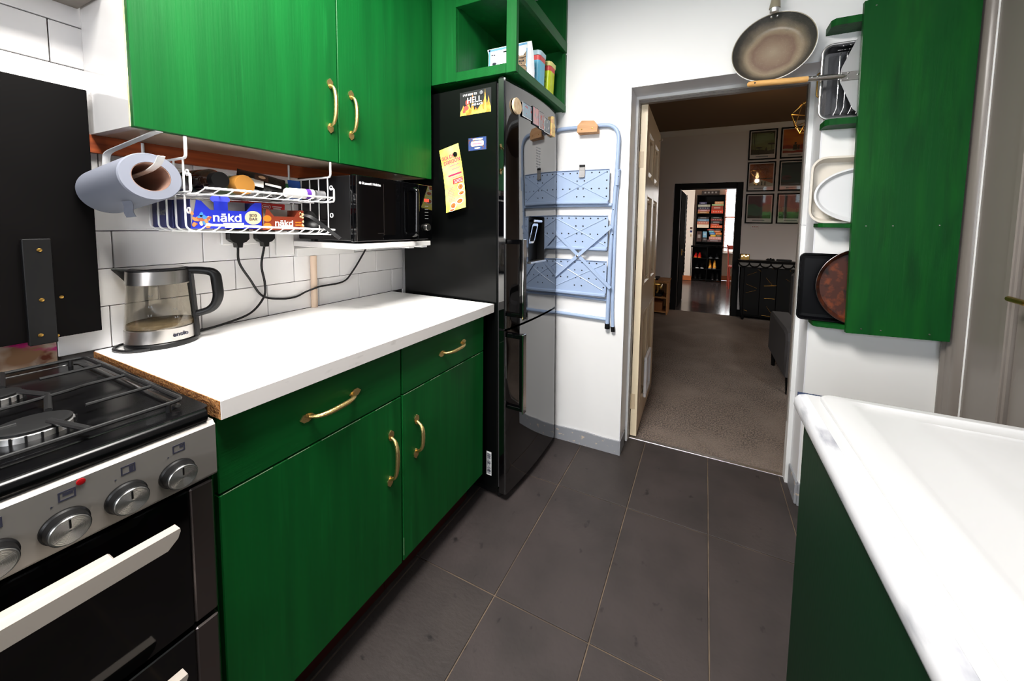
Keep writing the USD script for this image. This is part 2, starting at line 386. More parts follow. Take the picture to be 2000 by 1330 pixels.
# ================================================================== THE SETTING
# ---- kitchen floor: slabs on a bed of grout
fl = S('floor', bx(-.1, 2.4, -2.3, 1.738, -.05, -.0035), 'floor_grout' and m['floor_grout'], 'dark grey ceramic tiled kitchen floor')
gx = [-.482, -.154, .174, .502, .8305, 1.1584, 1.4865, 1.8145, 2.1425, 2.40]; gy = [-2.3, -1.671, -1.099, -.527, .045, .617, 1.189, 1.7605]
gw = .0022
for i in range(len(gx) - 1):
    for j in range(len(gy) - 1):
        x0, x1, y0, y1 = max(gx[i] + gw, -.09), min(gx[i + 1] - gw, 2.38), gy[j] + gw, min(gy[j + 1] - gw, 1.733)
        if x1 - x0 < .03: continue
        dz = rnd.uniform(-.0006, .0006)
        P(fl, 'tile', bx(x0, x1, y0, y1, -.004, dz, .0012), m[rnd.choice(['floor_tile', 'floor_tile_b'])])
S('trim', [bx(1.046, 1.842, 1.727, 1.752, -.002, .004, .001)], m['aluminium'], 'metal threshold strip between the tiles and the carpet')

# ---- left wall with its brick-bond tiles
wl = S('wall_left', [bx(-.16, -.008, -2.3, 1.74, 0, 2.52)], m['tile_grout'], 'kitchen wall with white brick-bond tiles behind the worktop')
z0, zh, yw = 1.009, .0985, .187
rows = {-1: .034, 0: .314, 1: .045, 2: .125, 3: .03, 4: .125, 5: .03, 6: -.034, 7: .06, 8: -.03}
for k, yo in rows.items():
    za, zb = z0 + k * zh + .001, z0 + (k + 1) * zh - .001
    if k >= 3: za, zb = za + .0006 * (k), zb + .0006 * k
    n0 = math.floor((-.62 - yo) / yw)
    for q in range(n0, n0 + 12):
        ya_, yb_ = yo + q * yw + .001, yo + (q + 1) * yw - .001
        yb_ = min(yb_, 1.04)
        if k == -1: ya_ = max(ya_, -.053); za = .8995
        if yb_ - ya_ < .012: continue
        dx = rnd.uniform(-.0006, .0006)
        P(wl, 'tile', bx(-.008, dx, ya_, yb_, za, zb, .0012), m['tile_white'])
P(wl, 'plaster', bx(-.008, -.003, -.7, -.0545, .86, 1.012), m['old_plaster'], 'bare stained plaster with pink paint behind the cooker')
P(wl, 'plaster', bx(-.008, -.001, 1.041, 1.545, 0, 2.5), m['white_wall'])
P(wl, 'plaster', bx(-.008, -.002, -2.2, 1.04, 1.99, 2.5), m['white_wall'])

# ---- end wall with the doorway
E0, E1, DX0, DX1, DZ = 1.5446, 1.738, 1.043, 1.853, 1.953
S('wall_end', [bx(-.16, DX0, E0, E1, 0, 2.66), bx(DX1, 2.45, E0, E1, 0, 2.66), bx(DX0, DX1, E0, E1, DZ, 2.66),
               bx(-2.0, -.16, E0, E1, 0, 2.66), bx(2.45, 2.52, E0, E1, 0, 2.66), bx(2.52, 3.5, E0, E1, 0, .85), bx(2.52, 3.5, E0, E1, 2.25, 2.66), bx(3.5, 4.4, E0, E1, 0, 2.66)],
  m['white_wall'], 'white plastered end wall around the doorway to the lounge')
S('trim', [bx(DX0 - .001, DX0 + .004, E0 - .0005, E1 - .05, .08, DZ - .004), bx(DX0, DX1, E0 - .0005, E1 - .05, DZ - .004, DZ + .001),
           bx(DX1 - .004, DX1 + .001, E0 - .0005, E1 - .05, .10, DZ - .004)], m['grey_paint'], 'grey painted reveal of the doorway')
S('trim', [bx(DX0 + .0035, DX0 + .016, E1 - .05, E1, 0, DZ - .004), bx(DX1 - .022, DX1 - .004, E1 - .05, E1, 0, DZ - .004), bx(DX0 + .0161, DX1 - .0221, E1 - .0505, E1, DZ - .020, DZ - .004)],
  m['white_frame'], 'chipped white door lining inside the doorway')
S('trim', [bx(DX0 + .016, DX0 + .0205, E1 - .028, E1 + .002, 0, DZ - .02), bx(DX1 - .026, DX1 - .022, E1 - .028, E1 + .002, 0.3, DZ - .02), bx(DX0 + .0207, DX1 - .0262, E1 - .026, E1 + .004, DZ - .033, DZ - .0201)],
  m['grey_door'], 'grey rebate of the door frame')
sk = prism(Polygon([(-.0, 0), (-.0, .075), (.2, .082), (.30, .076), (.3905, .078), (.3905, 0)]), 'y', E0 - .009, E0); sk.apply_translation((.652, 0, 0))
S('baseboard_end', [sk, bx(DX0 - .001, DX0 + .008, E0 - .009, E1 - .09, 0, .080)], m['grey_skirting'], 'chipped grey painted skirting at the foot of the end wall')
S('baseboard_right', [bx(DX1 - .012, DX1 + .001, E0 - .008, E1 - .06, 0, .11, .004), bx(DX1 - .002, 2.28, E0 - .011, E0, 0, .1)], m['grey_skirting'], 'worn grey skirting right of the doorway')

# ---- right wall, with the grey door
RX = 2.287
S('wall_right', [bx(RX, 2.45, 1.42, E0, 0, 2.52), bx(RX, 2.45, .35, 1.42, 2.06, 2.52), bx(RX, 2.45, .30, .35, 0, 2.52)], m['white_wall'], 'white right-hand kitchen wall')
S('wall_right', bx(RX, 2.45, -2.3, .30, 0, 2.52), m['bounce_cut_grey'], 'right-hand kitchen wall beside the camera, greyed to cut bounced light')
pr = [(0, 0), (.028, 0), (.030, .014), (.022, .022), (.026, .034), (.018, .046), (.020, .060), (.012, .074), (0, .078)]   # architrave section (proud, along y)
def archi(y0, sgn, zt):
    return prism(Polygon([(RX - a, y0 + sgn * b) for a, b in pr]).buffer(0), 'z', 0, zt)
S('trim', [archi(1.500, -1, 2.08), archi(.35 - .0, -1, 2.08), bx(RX - .02, RX, .27, 1.50, 2.06, 2.14)], m['grey_door'], 'grey painted moulded architrave of the right-hand door', smooth=75)
d2 = S('door', [bx(RX + .012, RX + .05, .36, 1.225, 0, 2.05, .003)], m['grey_door'], 'glossy grey painted door in the right-hand wall')
P(d2, 'door_post', [bx(RX + .004, RX + .08, 1.232, 1.424, 0, 2.058, .004), bx(RX - .004, RX + .01, 1.236, 1.262, 0, 2.058, .003)], m['grey_door'])
P(d2, 'handle_plate', bx(RX - .004, RX + .0115, 1.09, 1.16, .93, 1.10, .003), m['brass_dark'], 'brass lever handle plate')
P(d2, 'handle_lever', tube(smoothline([(RX - .002, 1.075, 1.05), (RX - .036, 1.075, 1.05), (RX - .046, 1.085, 1.05), (RX - .048, 1.12, 1.051), (RX - .046, 1.160, 1.052)], 5), [.011] * 3 + [.009] * 10 + [.008] * 8, 10), m['brass_dark'])
S('wall_back', [bx(-.16, .55, -2.32, -2.2, 0, 2.52), bx(1.85, 2.45, -2.32, -2.2, 0, 2.52), bx(.55, 1.85, -2.32, -2.2, 0, 1.05), bx(.55, 1.85, -2.32, -2.2, 2.05, 2.52)], m['bounce_cut_grey'], 'wall behind the camera')
w2 = S('window', [bx(.55, .60, -2.29, -2.23, 1.05, 2.05), bx(1.80, 1.85, -2.29, -2.23, 1.05, 2.05), bx(.6, 1.8, -2.29, -2.23, 1.05, 1.1), bx(.6, 1.8, -2.29, -2.23, 2.0, 2.05), bx(1.18, 1.22, -2.29, -2.23, 1.1, 2.0)], m['white_pvc'], 'kitchen window added unseen behind the camera to bring in light')  # unseen window, added so light comes in from behind the camera
P(w2, 'pane', bx(.6, 1.18, -2.265, -2.26, 1.1, 2.0), m['pane']); P(w2, 'pane', bx(1.22, 1.8, -2.265, -2.26, 1.1, 2.0), m['pane'])
S('ceiling', [bx(-.16, 2.45, -2.32, E0, 2.5, 2.56)], m['bounce_cut_grey'], 'kitchen ceiling')
cl = thing('added_light_housing', 'square white housing added unseen for the stand-in of bounced flash', 'light stand-in', (.84, -.07, 2.5))  # housing added around the bounced-flash stand-in; no such fixture is known
P(cl, 'housing', [bx(.44, 1.24, -.47, .33, 2.452, 2.4995)], m['white_pvc'])

# ---- the lounge
Y2 = 5.4
S('floor', bx(-2.0, 4.4, 1.739, Y2, -.05, .0), m['carpet'], 'beige-grey pile carpet of the lounge')
FX0, FX1, FZ = 1.05, 1.80, 1.82
S('wall_far', [bx(-2.0, FX0, Y2, Y2 + .14, 0, 2.66), bx(FX1, 4.4, Y2, Y2 + .14, 0, 2.66), bx(FX0, FX1, Y2, Y2 + .14, FZ, 2.66)], m['lounge_wall'], 'far wall of the lounge')
S('wall_lounge_left', bx(-2.1, -2.0, 1.6, 5.6, 0, 2.66), m['lounge_wall'], 'left wall of the lounge')
S('wall_lounge_right', bx(4.4, 4.5, 1.6, 5.6, 0, 2.66), m['lounge_wall'], 'right wall of the lounge')
S('ceiling', bx(-2.1, 4.5, 1.55, 5.6, 2.66, 2.7), m['lounge_ceiling'], 'lounge ceiling')
S('trim', [prism(Polygon([(Y2, 2.585), (Y2 - .012, 2.59), (Y2 - .05, 2.625), (Y2 - .062, 2.66), (Y2, 2.66)]), 'x', -2.0, 4.4)], m['coving'], 'pale coving along the top of the far wall')
S('trim', [bx(.975, 1.06, Y2 - .022, Y2 + .15, 0, 1.895, .004), bx(1.795, 1.875, Y2 - .022, Y2 + .15, 0, 1.895, .004), bx(1.0602, 1.7948, Y2 - .0225, Y2 + .15, 1.815, 1.896, .004)], m['black_paint'], 'black door frame in the far wall')
S('baseboard_far', [bx(1.875, 4.4, Y2 - .016, Y2, 0, .10), bx(-2.0, .975, Y2 - .016, Y2, 0, .10)], m['black_paint'], 'black skirting of the lounge')
S('trim', [bx(.87, .955, Y2 - .012, Y2, .1, 1.86), bx(.60, .905, Y2 - .010, Y2, .1, 1.83, .003)], m['lounge_wall'], 'painted cupboard door edge left of the black door frame')
w4 = S('window', [bx(2.52, 2.57, 1.6, 1.66, .85, 2.25), bx(3.45, 3.5, 1.6, 1.66, .85, 2.25), bx(2.57, 3.45, 1.6, 1.66, .85, .9), bx(2.57, 3.45, 1.6, 1.66, 2.2, 2.25), bx(2.99, 3.03, 1.6, 1.66, .9, 2.2)], m['white_pvc'], 'lounge window seen only as a reflection in the picture glass')
P(w4, 'pane', bx(2.57, 2.99, 1.628, 1.632, .9, 2.2), m['pane']); P(w4, 'pane', bx(3.03, 3.45, 1.628, 1.632, .9, 2.2), m['pane'])

# ---- the far room
Y3 = 9.3
S('floor', bx(.0, 3.2, Y2, Y3, -.05, -.004), m['floor_grout'] if False else m['dark_planks'], 'dark wooden plank floor of the far room')
S('wall_hall_left', [bx(-.1, 0, Y2 + .14, 6.3, 0, 2.5), bx(-.1, 0, 7.5, Y3, 0, 2.5), bx(-.1, 0, 6.3, 7.5, 0, .8), bx(-.1, 0, 6.3, 7.5, 2.2, 2.5)], m['hall_wall'], 'left wall of the far room')
w6 = S('window', [bx(-.08, -.02, 6.3, 6.35, .8, 2.2), bx(-.08, -.02, 7.45, 7.5, .8, 2.2), bx(-.08, -.02, 6.35, 7.45, .8, .85), bx(-.08, -.02, 6.35, 7.45, 2.15, 2.2)], m['white_pvc'], 'side window of the far room')
P(w6, 'pane', bx(-.052, -.048, 6.35, 7.45, .85, 2.15), m['pane']); S('wall_hall_right', bx(3.2, 3.3, Y2 + .14, Y3, 0, 2.5), m['hall_wall'], 'right wall of the far room')
S('wall_hall', [bx(-.1, 1.83, Y3, Y3 + .12, 0, 2.5), bx(2.14, 3.3, Y3, Y3 + .12, 0, 2.5), bx(1.83, 2.14, Y3, Y3 + .12, 0, .70), bx(1.83, 2.14, Y3, Y3 + .12, 2.25, 2.5)], m['hall_wall'], 'back wall of the far room')
S('wall_hall_pier', bx(.0, 1.155, 8.86, Y3, 0, 2.5), m['hall_white'], 'white pier left of the games shelf')
S('ceiling', bx(-.1, 3.3, Y2 + .14, Y3 + .1, 2.5, 2.55), m['hall_white'], 'ceiling of the far room')
S('baseboard_hall', [bx(0, 1.16, 8.845, 8.86, 0, .11), bx(1.155, 3.2, Y3 - .015, Y3, 0, .11)], m['orange_wood'], 'orange wooden skirting of the far room')
w5 = S('window', [bx(1.83, 1.845, Y3 + .02, Y3 + .07, .70, 2.25), bx(2.125, 2.14, Y3 + .02, Y3 + .07, .70, 2.25), bx(1.83, 2.14, Y3 + .02, Y3 + .07, 1.5, 1.53)], m['white_pvc'], 'bright window of the far room')
P(w5, 'pane', bx(1.845, 2.125, Y3 + .045, Y3 + .05, .70, 2.25), m['pane'])
P(w5, 'window_sill', bx(1.80, 2.2, Y3 - .12, Y3, .655, .675), m['print_white'])

# ================================================================== LEFT SIDE OF THE KITCHEN
def bow_handle(parent, p0, p1, nrm, name='handle'):
    """hammered brass bow handle: a leaf-shaped pad at each end and a roped bow between them"""
    p0, p1, nrm = (np.asarray(q, float) for q in (p0, p1, nrm)); d = p1 - p0; L = np.linalg.norm(d); d /= L; s = np.cross(nrm, d)
    ms = []
    for e, sg in ((p0, 1), (p1, -1)):
        leaf = Polygon([(-.004, 0), (.004, .0085), (.014, .0095), (.024, .005), (.028, 0), (.024, -.005), (.014, -.0095), (.004, -.0085)]).buffer(.001)
        o = e + nrm * .0002
        ms.append(onplane(leaf, o, d * sg, np.cross(nrm, d * sg), .003))
    path = roundpath([p0 + d * .018 + nrm * .003, p0 + d * .026 + nrm * .020, p0 + d * L * .3 + nrm * .029, p0 + d * L * .5 + nrm * .031, p0 + d * L * .7 + nrm * .029, p1 - d * .026 + nrm * .020, p1 - d * .018 + nrm * .003], .02, 5)
    n = len(path); r = .0042 + .0022 * np.sin(np.linspace(0, pi, n)); r = r + .0004 * (np.arange(n) % 2)
    ms.append(tube(path, r, 10))
    return P(parent, name, ms, m['brass'], 'hammered brass bow handle')

def base_unit(label, y0, y1, dh, oh):
    t = thing('base_cabinet', label, 'cabinet', (.28, (y0 + y1) / 2, 0), 'green base cabinets under the worktop')
    P(t, 'carcass', bx(.008, .552, y0 + .0005, y1 - .0005, .141, .8605), m['green_paint'])
    P(t, 'plinth', bx(.46, .486, y0 + .0005, y1 - .0005, .0005, .141), m['plinth_red'], 'dark red plinth')
    dr = P(t, 'drawer', bx(.5525, .572, y0 + .002, y1 - .002, .7, .857, .002), m['green_paint_across'])
    bow_handle(dr, *dh, (1, 0, 0))
    dd = P(t, 'door', bx(.5525, .572, y0 + .002, y1 - .002, .141, .6965, .002), m['green_paint'])
    bow_handle(dd, *oh, (1, 0, 0))
    P(dd, 'paint_chip', [bx(.5716, .5723, a_, min(a_ + l_, y1 - .004), .6952, .6967) for a_, l_ in ((y0 + .008, .09), (y0 + .13, .05), (y0 + .21, .11), (y0 + .37, .06))] + [bx(.5716, .5723, y0 + .003, y0 + .0045, .16, .22)], m['green_chip'], 'pale chipped paint along the door edge')
base_unit('green base cabinet with one drawer and door next to the cooker', .002, .4705, ((.572, .165, .772), (.572, .318, .780)), ((.572, .421, .437), (.572, .427, .604)))
base_unit('narrower green base cabinet with drawer and door next to the fridge', .4715, .932, ((.572, .648, .772), (.572, .796, .780)), ((.572, .530, .463), (.572, .534, .602)))

wt = thing('worktop', 'white worktop with raw chipboard end under the kettle', 'worktop', (.3, .48, .861))
P(wt, 'slab', bx(.001, .5985, .0015, .967, .861, .8985, .002), m['worktop_white'])
P(wt, 'front_edge', bx(.5985, .6005, .0005, .967, .8612, .8982, .0006), m['worktop_edge'])
P(wt, 'chipboard_end', bx(.004, .598, .0002, .0017, .8615, .897), m['chipboard'], 'raw chipboard end of the worktop')

# ---- upper cabinet
uc = thing('wall_cabinet', 'green two-door wall cabinet with brass handles above the basket', 'cabinet', (.12, .49, 1.446))
P(uc, 'side_panel', bx(.0015, .236, .016, .034, 1.446, 2.32), m['laminate_white'], 'white laminate side panel')
P(uc, 'edge_strip', bx(.2362, .2405, .0155, .036, 1.4455, 2.32), m['cream_edge'], 'flaking cream edge strip')
P(uc, 'bottom_panel', bx(.0015, .236, .034, .966, 1.446, 1.464), m['underside_brown'], 'brown stained underside')
P(uc, 'carcass', bx(.0015, .236, .034, .966, 1.464, 2.32), m['green_paint'])
u1 = P(uc, 'door', bx(.2362, .2555, .0375 - .021, .5055, 1.4435, 2.31, .0015), m['green_paint'])
u2 = P(uc, 'door', bx(.2362, .2555, .5085, .968, 1.4435, 2.31, .0015), m['green_paint'])
bow_handle(u1, (.2555, .477, 1.542), (.2555, .479, 1.712), (1, 0, 0)); bow_handle(u2, (.2555, .555, 1.536), (.2555, .557, 1.70), (1, 0, 0))
solo('wall_batten', bx(.0005, .019, .012, .966, 1.402, 1.4455), m['bare_wood'], 'orange-brown wooden batten on the wall under the wall cabinet', 'batten')
hd = thing('wall_ledge', 'stained grey underside of a ledge above the tiles at the top left corner', 'ledge', (.06, -.3, 1.744))
P(hd, 'board', bx(.0015, .135, -.60, .013, 1.7455, 1.775, .002), m['hood_metal'])
P(hd, 'bracket', [bx(.0015, .10, -.42, -.40, 1.735, 1.745), bx(.0015, .10, -.20, -.18, 1.735, 1.745)], m['steel_dark'])

# ---- black splash panel
sp = thing('splash_panel', 'black board fixed to the wall behind the cooker', 'panel', (.03, -.2, .955))
P(sp, 'board', [bx(.0125, .043, -.42, .007, .957, 1.546, .001)], m['black_matt'])
P(sp, 'batten', bx(.0432, .058, -.103, -.064, .95, 1.19, .001), m['black_plastic'])
for (yy, zz) in ((-.081, 1.165), (-.083, 1.052), (-.088, .972)): P(sp, 'screw', lathe([(0, .0005), (.0035, .0005), (.004, .0018), (.002, .0026), (0, .0022)], (.0578, yy, zz), 12, (1, 0, 0)), m['brass_dark'], 'brass screw')
for (yy, zz) in ((-.052, 1.052), (-.062, .962)): P(sp, 'screw', lathe([(0, .0005), (.003, .0005), (.0035, .0014), (0, .002)], (.0428, yy, zz), 10, (1, 0, 0)), m['brass_dark'], 'brass screw')

# ---- paper roll on its bracket
A0, A1 = np.array([.052, .031, 1.306]), np.array([.247, .043, 1.337]); ax = (A1 - A0) / np.linalg.norm(A1 - A0); RL = np.linalg.norm(A1 - A0)
rl = thing('paper_roll', 'blue-grey roll of kitchen paper hanging on a white bracket', 'paper roll', A0)
prof = [(.034, 0), (.053, 0), (.0555, .003), (.0558, RL * .5), (.0552, RL - .003), (.053, RL), (.034, RL)]
P(rl, 'paper', lathe(prof, A0, 56, ax), m['roll_paper'])
P(rl, 'core', lathe([(.0335, .0), (.034, RL - .001), (.0325, RL - .001), (.0322, 0), (.0335, 0)], A0, 40, ax), m['card_tube'], 'brown cardboard core')
sx, sy, sd = frame_of(ax)
tail = []
for k in range(7):
    a = -1.25 - .16 * k; tail.append(A0 + ax * (RL * .62) + (.0565 + .0014 * k) * (math.cos(a) * np.array([0, 1, 0]) + math.sin(a) * np.array([0, 0, 1])))
tl = [A1 - ax * .045 + np.array([0, -.026, -.0505]), A1 - ax * .043 + np.array([.001, -.024, -.062]), A1 - ax * .041 + np.array([0, -.025, -.076]), A1 - ax * .04 + np.array([.002, -.022, -.088])]
P(rl, 'loose_end', ribbon(smoothline(tl, 4), (1, .3, .1), .026, .0012), m['roll_paper'], 'torn loose end')
bk = thing('roll_bracket', 'white metal strap bracket that carries the paper roll', 'bracket', (.15, .05, 1.42))
P(bk, 'strap', [ribbon(roundpath([(.253, .058, 1.4425), (.235, .057, 1.442), (.052, .038, 1.408), (.038, .034, 1.400), (.034, .031, 1.335), (.045, .034, 1.320), (.12, .04, 1.334), (.23, .046, 1.352), (.262, .05, 1.366), (.274, .052, 1.384)], .012, 5), (0, 1, 0), .013, .0022)], m['white_wire'])

# ---- two-tier wire basket under the cabinet
wb = thing('wire_basket', 'white two-tier wire basket hooked under the green wall cabinet', 'basket', (.13, .29, 1.21))
BX0, BX1, BY0, BY1 = .024, .246, .104, .478
def wire(name, pts, r=.0019, rad=.012, n=6): return P(wb, name, tube(roundpath(pts, rad, 5) if rad else np.array(pts, float), r, n), m['white_wire'])
for yy in (BY0, BY1):
    wire('hanger', [(BX1 + .004, yy, 1.4425), (BX1 + .004, yy, 1.391), (BX0, yy, 1.386), (BX0, yy, 1.4425)], .0034, .012, 8)
    zb = 1.213 if yy == BY0 else 1.200
    for k in range(5):
        xx = .045 + .0475 * k
        sgn = 1 if yy == BY0 else -1
        wire('upright', [(xx, yy, 1.388), (xx, yy, zb + .004), (xx, yy + sgn * .02, zb - .004)], .0022, .014)
    for zz in (1.355, 1.262):
        t = np.linspace(0, 2 * pi, 15)[:-1]; P(wb, 'ring', tube(np.c_[BX1 + .006 + .007 * np.cos(t), np.full(14, yy), zz + .007 * np.sin(t)], .0017, 6, True), m['white_wire'])
    wire('clip', [(BX1 + .002, yy, 1.352), (BX1 + .020, yy, 1.352), (BX1 + .020, yy, 1.308), (BX1 - .05, yy, 1.306)], .0030, .008, 8)
def tier(z, zf, lip):
    ys = np.linspace(BY0 + .022, BY1 - .012, 12)
    for q, yy in enumerate(ys):
        dz = (zf - z) * (yy - BY0) / (BY1 - BY0)
        wire('floor_wire', [(BX0, yy, z + .07 + dz), (BX0, yy, z + dz), (BX1, yy, z + dz), (BX1 + .017, yy + .007, z + dz + lip)], .0016, .01)
    for xx in (BX0 + .0, .09, .16, BX1): wire('rail', [(xx, BY0, z - .003), (xx, BY1, zf - .003)], .0022, 0)
    wire('front_rail', [(BX1 + .018, BY0 + .028, z + lip + .001), (BX1 + .018, BY1 + .002, zf + lip + .001)], .0032, 0, 8)
    wire('back_rail', [(BX0, BY0, z + .072), (BX0, BY1, zf + .072)], .0022, 0)
tier(1.307, 1.308, .012); tier(1.213, 1.199, .013)
wire('back_rail', [(BX0, BY0, 1.386), (BX0, BY1, 1.386)], .0022, 0)

# ---- things in the basket
zt = 1.3105
def jar(name, label, cat_, p0, ax, prof, mat, parts):
    t = thing(name, label, cat_, p0); P(t, 'body', lathe(prof, p0, 36, ax), mat)
    for nm, pr, mt, lb in parts: P(t, nm, lathe(pr, p0, 36, ax), mt, lb)
    return t
p0 = np.array([.075, .175, zt + .033])
jar('coffee_jar', 'dark brown glass jar with black lid lying in the upper basket', 'jar', p0, (1, .12, .04), [(0, 0), (.026, 0), (.0315, .006), (.0315, .098), (.024, .112), (.022, .118), (0, .118)], m['amber_glass'],
    [('label', [(.0319, .015), (.0322, .016), (.0322, .066), (.0319, .067)], m['dark_green'], 'dark green label'), ('lid', [(.0225, .114), (.0225, .132), (.021, .1345), (0, .1345)], m['black_plastic'], 'black lid')])
p0 = np.array([.10, .231, zt + .029])
jar('spice_jar', 'jar with ochre lid lying in the upper basket beside the brown jar', 'jar', p0, (1, .15, .02), [(0, 0), (.024, 0), (.026, .004), (.026, .085), (0, .085)], m['label_green'],
    [('lid', [(.0275, .082), (.028, .084), (.028, .108), (.0265, .111), (0, .112)], m['ochre_lid'], 'ochre lid')])
p0 = np.array([.045, .135, zt])
jar('green_bottle', 'dark green glass bottle standing at the back of the upper basket', 'bottle', p0, (0, 0, 1), [(0, 0), (.024, 0), (.026, .004), (.026, .04), (.012, .058), (.0105, .085), (.012, .086), (.012, .092), (0, .093)], m['dark_green'], [])
solo('foil_bag', sph((.115, .135, zt + .024), 1, 2, (.04, .026, .024)), m['silver_foil'], 'crumpled silver foil bag in the left end of the upper basket', 'bag')
# black coffee pouch
def pillow(o, R, U, w, h, t, n=12):
    R, U = (np.asarray(q, float) / np.linalg.norm(q) for q in (R, U)); N = np.cross(R, U); V = []; f = []
    g = np.linspace(-1, 1, n)
    for s in (1, -1):
        for i in g:
            for j in g:
                z = s * t * max(0, (1 - abs(i) ** 3)) * max(0, (1 - abs(j) ** 3)); V.append(np.asarray(o) + R * w * i / 2 + U * h * j / 2 + N * z)
    for s in (0, 1):
        for i in range(n - 1):
            for j in range(n - 1):
                a = s * n * n + i * n + j; q = [a, a + n, a + n + 1, a + 1]; q = q if s == 0 else q[::-1]
                f += [[q[0], q[1], q[2]], [q[0], q[2], q[3]]]
    mm = trimesh.Trimesh(V, f, process=True); return outward(mm)
cp = thing('coffee_pouch', 'shiny black coffee pouch with white label in the upper basket', 'pouch', (.14, .30, zt))
pR, pU = np.array([.35, .9, -.2]), np.array([-.75, .22, .55]); pR /= np.linalg.norm(pR); pU -= pR * (pR @ pU); pU /= np.linalg.norm(pU); pN = np.cross(pR, pU)
pO = np.array([.150, .322, zt + .042])
P(cp, 'bag', pillow(pO, pR, pU, .125, .13, .018), m['pouch_black'])
lo = pO + pN * .0192
if pN[0] < 0: lo = pO - pN * .0192
pr_, pu_ = (pR, pU) if pN[0] > 0 else (-pR, pU)
P(cp, 'label', onplane(rrect(-.045, .0, -.055, -.012, .002), lo, pr_, pu_, .0006), m['paper_white'], 'white text label')
P(cp, 'label', onplane(rrect(.004, .045, -.034, -.020, .002), lo, pr_, pu_, .0006), m['paper_white'], 'white text label')
P(cp, 'picture', onplane(rrect(-.022, .012, -.014, .020, .002), lo + pN * 0, pr_, pu_, .0008), m['choc_brown'], 'brown picture panel')
P(cp, 'picture', onplane(ellipse(-.004, .008, .009, .009), lo, pr_, pu_, .0012), m['peach'])
fa = thing('first_aid_box', 'blue and white first aid box with green cross in the upper basket', 'box', (.07, .40, zt))
FA = rotm((0, 0, 1), -8, (.1, .43, zt)) @ rotm((0, 1, 0), -14, (.1, .43, zt)); fa.tf = FA
P(fa, 'box', bx(.085, .115, .392, .468, zt + .004, zt + .070, .002), m['kit_blue'])
P(fa, 'white_panel', bx(.1152, .1158, .393, .428, zt + .005, zt + .069), m['paper_white'])
P(fa, 'cross', prism(unary_union([sbox(.402, zt + .028, .440, zt + .042), sbox(.414, zt + .015, .428, zt + .055)]), 'x', .1158, .1168), m['cross_green'], 'green first aid cross')
bt = thing('white_bottle', 'white plastic bottle with purple stripe lying in the upper basket', 'bottle', (.222, .40, zt)); b0 = np.array([.215, .352, zt + .018])
bt_ax = (.05, 1, .02)
P(bt, 'body', lathe([(0, .0), (.0135, .0), (.0155, .004), (.0155, .012), (.0165, .013), (.0165, .083), (0, .084)], b0, 28, bt_ax), m['paper_white'])
P(bt, 'stripe', lathe([(.0167, .058), (.0168, .058), (.0168, .072), (.0167, .072)], b0, 28, bt_ax), m['purple'], 'purple stripe')
tn = thing('grey_tin', 'grey cap of a container at the right end of the upper basket', 'tin', (.222, .455, zt))
P(tn, 'can', cyl((.218, .443, zt + .018), (.221, .472, zt + .018), .0165, n=28), m['silver_foil'])
solo('dark_packet', pillow((.15, .385, zt + .012), (0, 1, 0), (1, 0, .2), .07, .07, .010), m['dark_green'], 'small dark green packet under the coffee pouch', 'packet')
solo('black_scoop', lathe([(0, -.008), (.012, -.007), (.022, 0), (.021, .002), (0, -.004)], (.222, .322, zt - .004), 20), m['black_plastic'], 'black scoop bowl poking through the upper basket floor', 'scoop')

zl = 1.2165
def snack_box(name, label, y0, y1, h, mats, big):
    """open-topped display carton with a scooped front"""
    t = thing(name, label, 'snack box', (.19, (y0 + y1) / 2, zl)); x0, x1 = .155, .238; w = y1 - y0; th = .0012
    zb = zl + (-.004 if not big else 0)
    prof = Polygon([(y0, zb), (y1, zb), (y1, zb + h), (y1 - .1 * w, zb + h), (y1 - .17 * w, zb + h * .86), (y1 - .24 * w, zb + h * .66), (y0 + .26 * w, zb + h * .66), (y0 + .20 * w, zb + h * .80), (y0 + .14 * w, zb + h * .97), (y0 + .08 * w, zb + h)])
    P(t, 'front', prism(prof, 'x', x1 - th, x1), mats[0])
    P(t, 'side', bx(x0, x1 - th, y0, y0 + th, zb, zb + h), mats[1]); P(t, 'side', bx(x0, x1 - th, y1 - th, y1, zb, zb + h), mats[1])
    P(t, 'back', bx(x0, x0 + th, y0 + th, y1 - th, zb, zb + h * 1.02), m['board_grey'], 'grey board inside'); P(t, 'base', bx(x0 + th, x1 - th, y0 + th, y1 - th, zb, zb + th), m['board_grey'])
    hh = .021 if big else .017
    P(t, 'lettering', text('nākd', hh, (x1 + .0003, y0 + w * (.27 if big else .26), zb + h * (.26 if big else .20)), (0, 1, 0), (0, 0, 1), .0008, True), m['print_white'], 'rounded white lettering')
    P(t, 'lettering_pill', prism(rrect(y0 + w * .42, y0 + w * .72, zb + h * .15, zb + h * .215, .0022), 'x', x1, x1 + .0006), m['print_white'])
    for q in range(2): P(t, 'text_line', bx(x1, x1 + .0005, y0 + w * (.42 + .02 * q), y0 + w * (.74 - .03 * q), zb + h * (.075 - .04 * q), zb + h * (.10 - .04 * q)), m['print_white'])
    return t, x1, zb, w
t, x1, zb, w = snack_box('snack_box', 'open blue carton of nut bars in the lower basket', .112, .272, .074, (m['box_blue'], m['box_blue_side']), True)
P(t, 'flap', [bx(x1 - .035, x1 - .033, .175, .206, zb + .045, zb + .074)], m['box_blue'])
P(t, 'flap', prism(affinity.translate(ellipse(0, 0, .022, .012), .19, zb + .080), 'x', x1 - .036, x1 - .034), m['flap_blue'], 'paler blue tuck flap')
P(t, 'badge', prism(ellipse(.250, zb + .031, .0205, .0195), 'x', x1, x1 + .0006), m['badge_cream'], 'cream round badge')
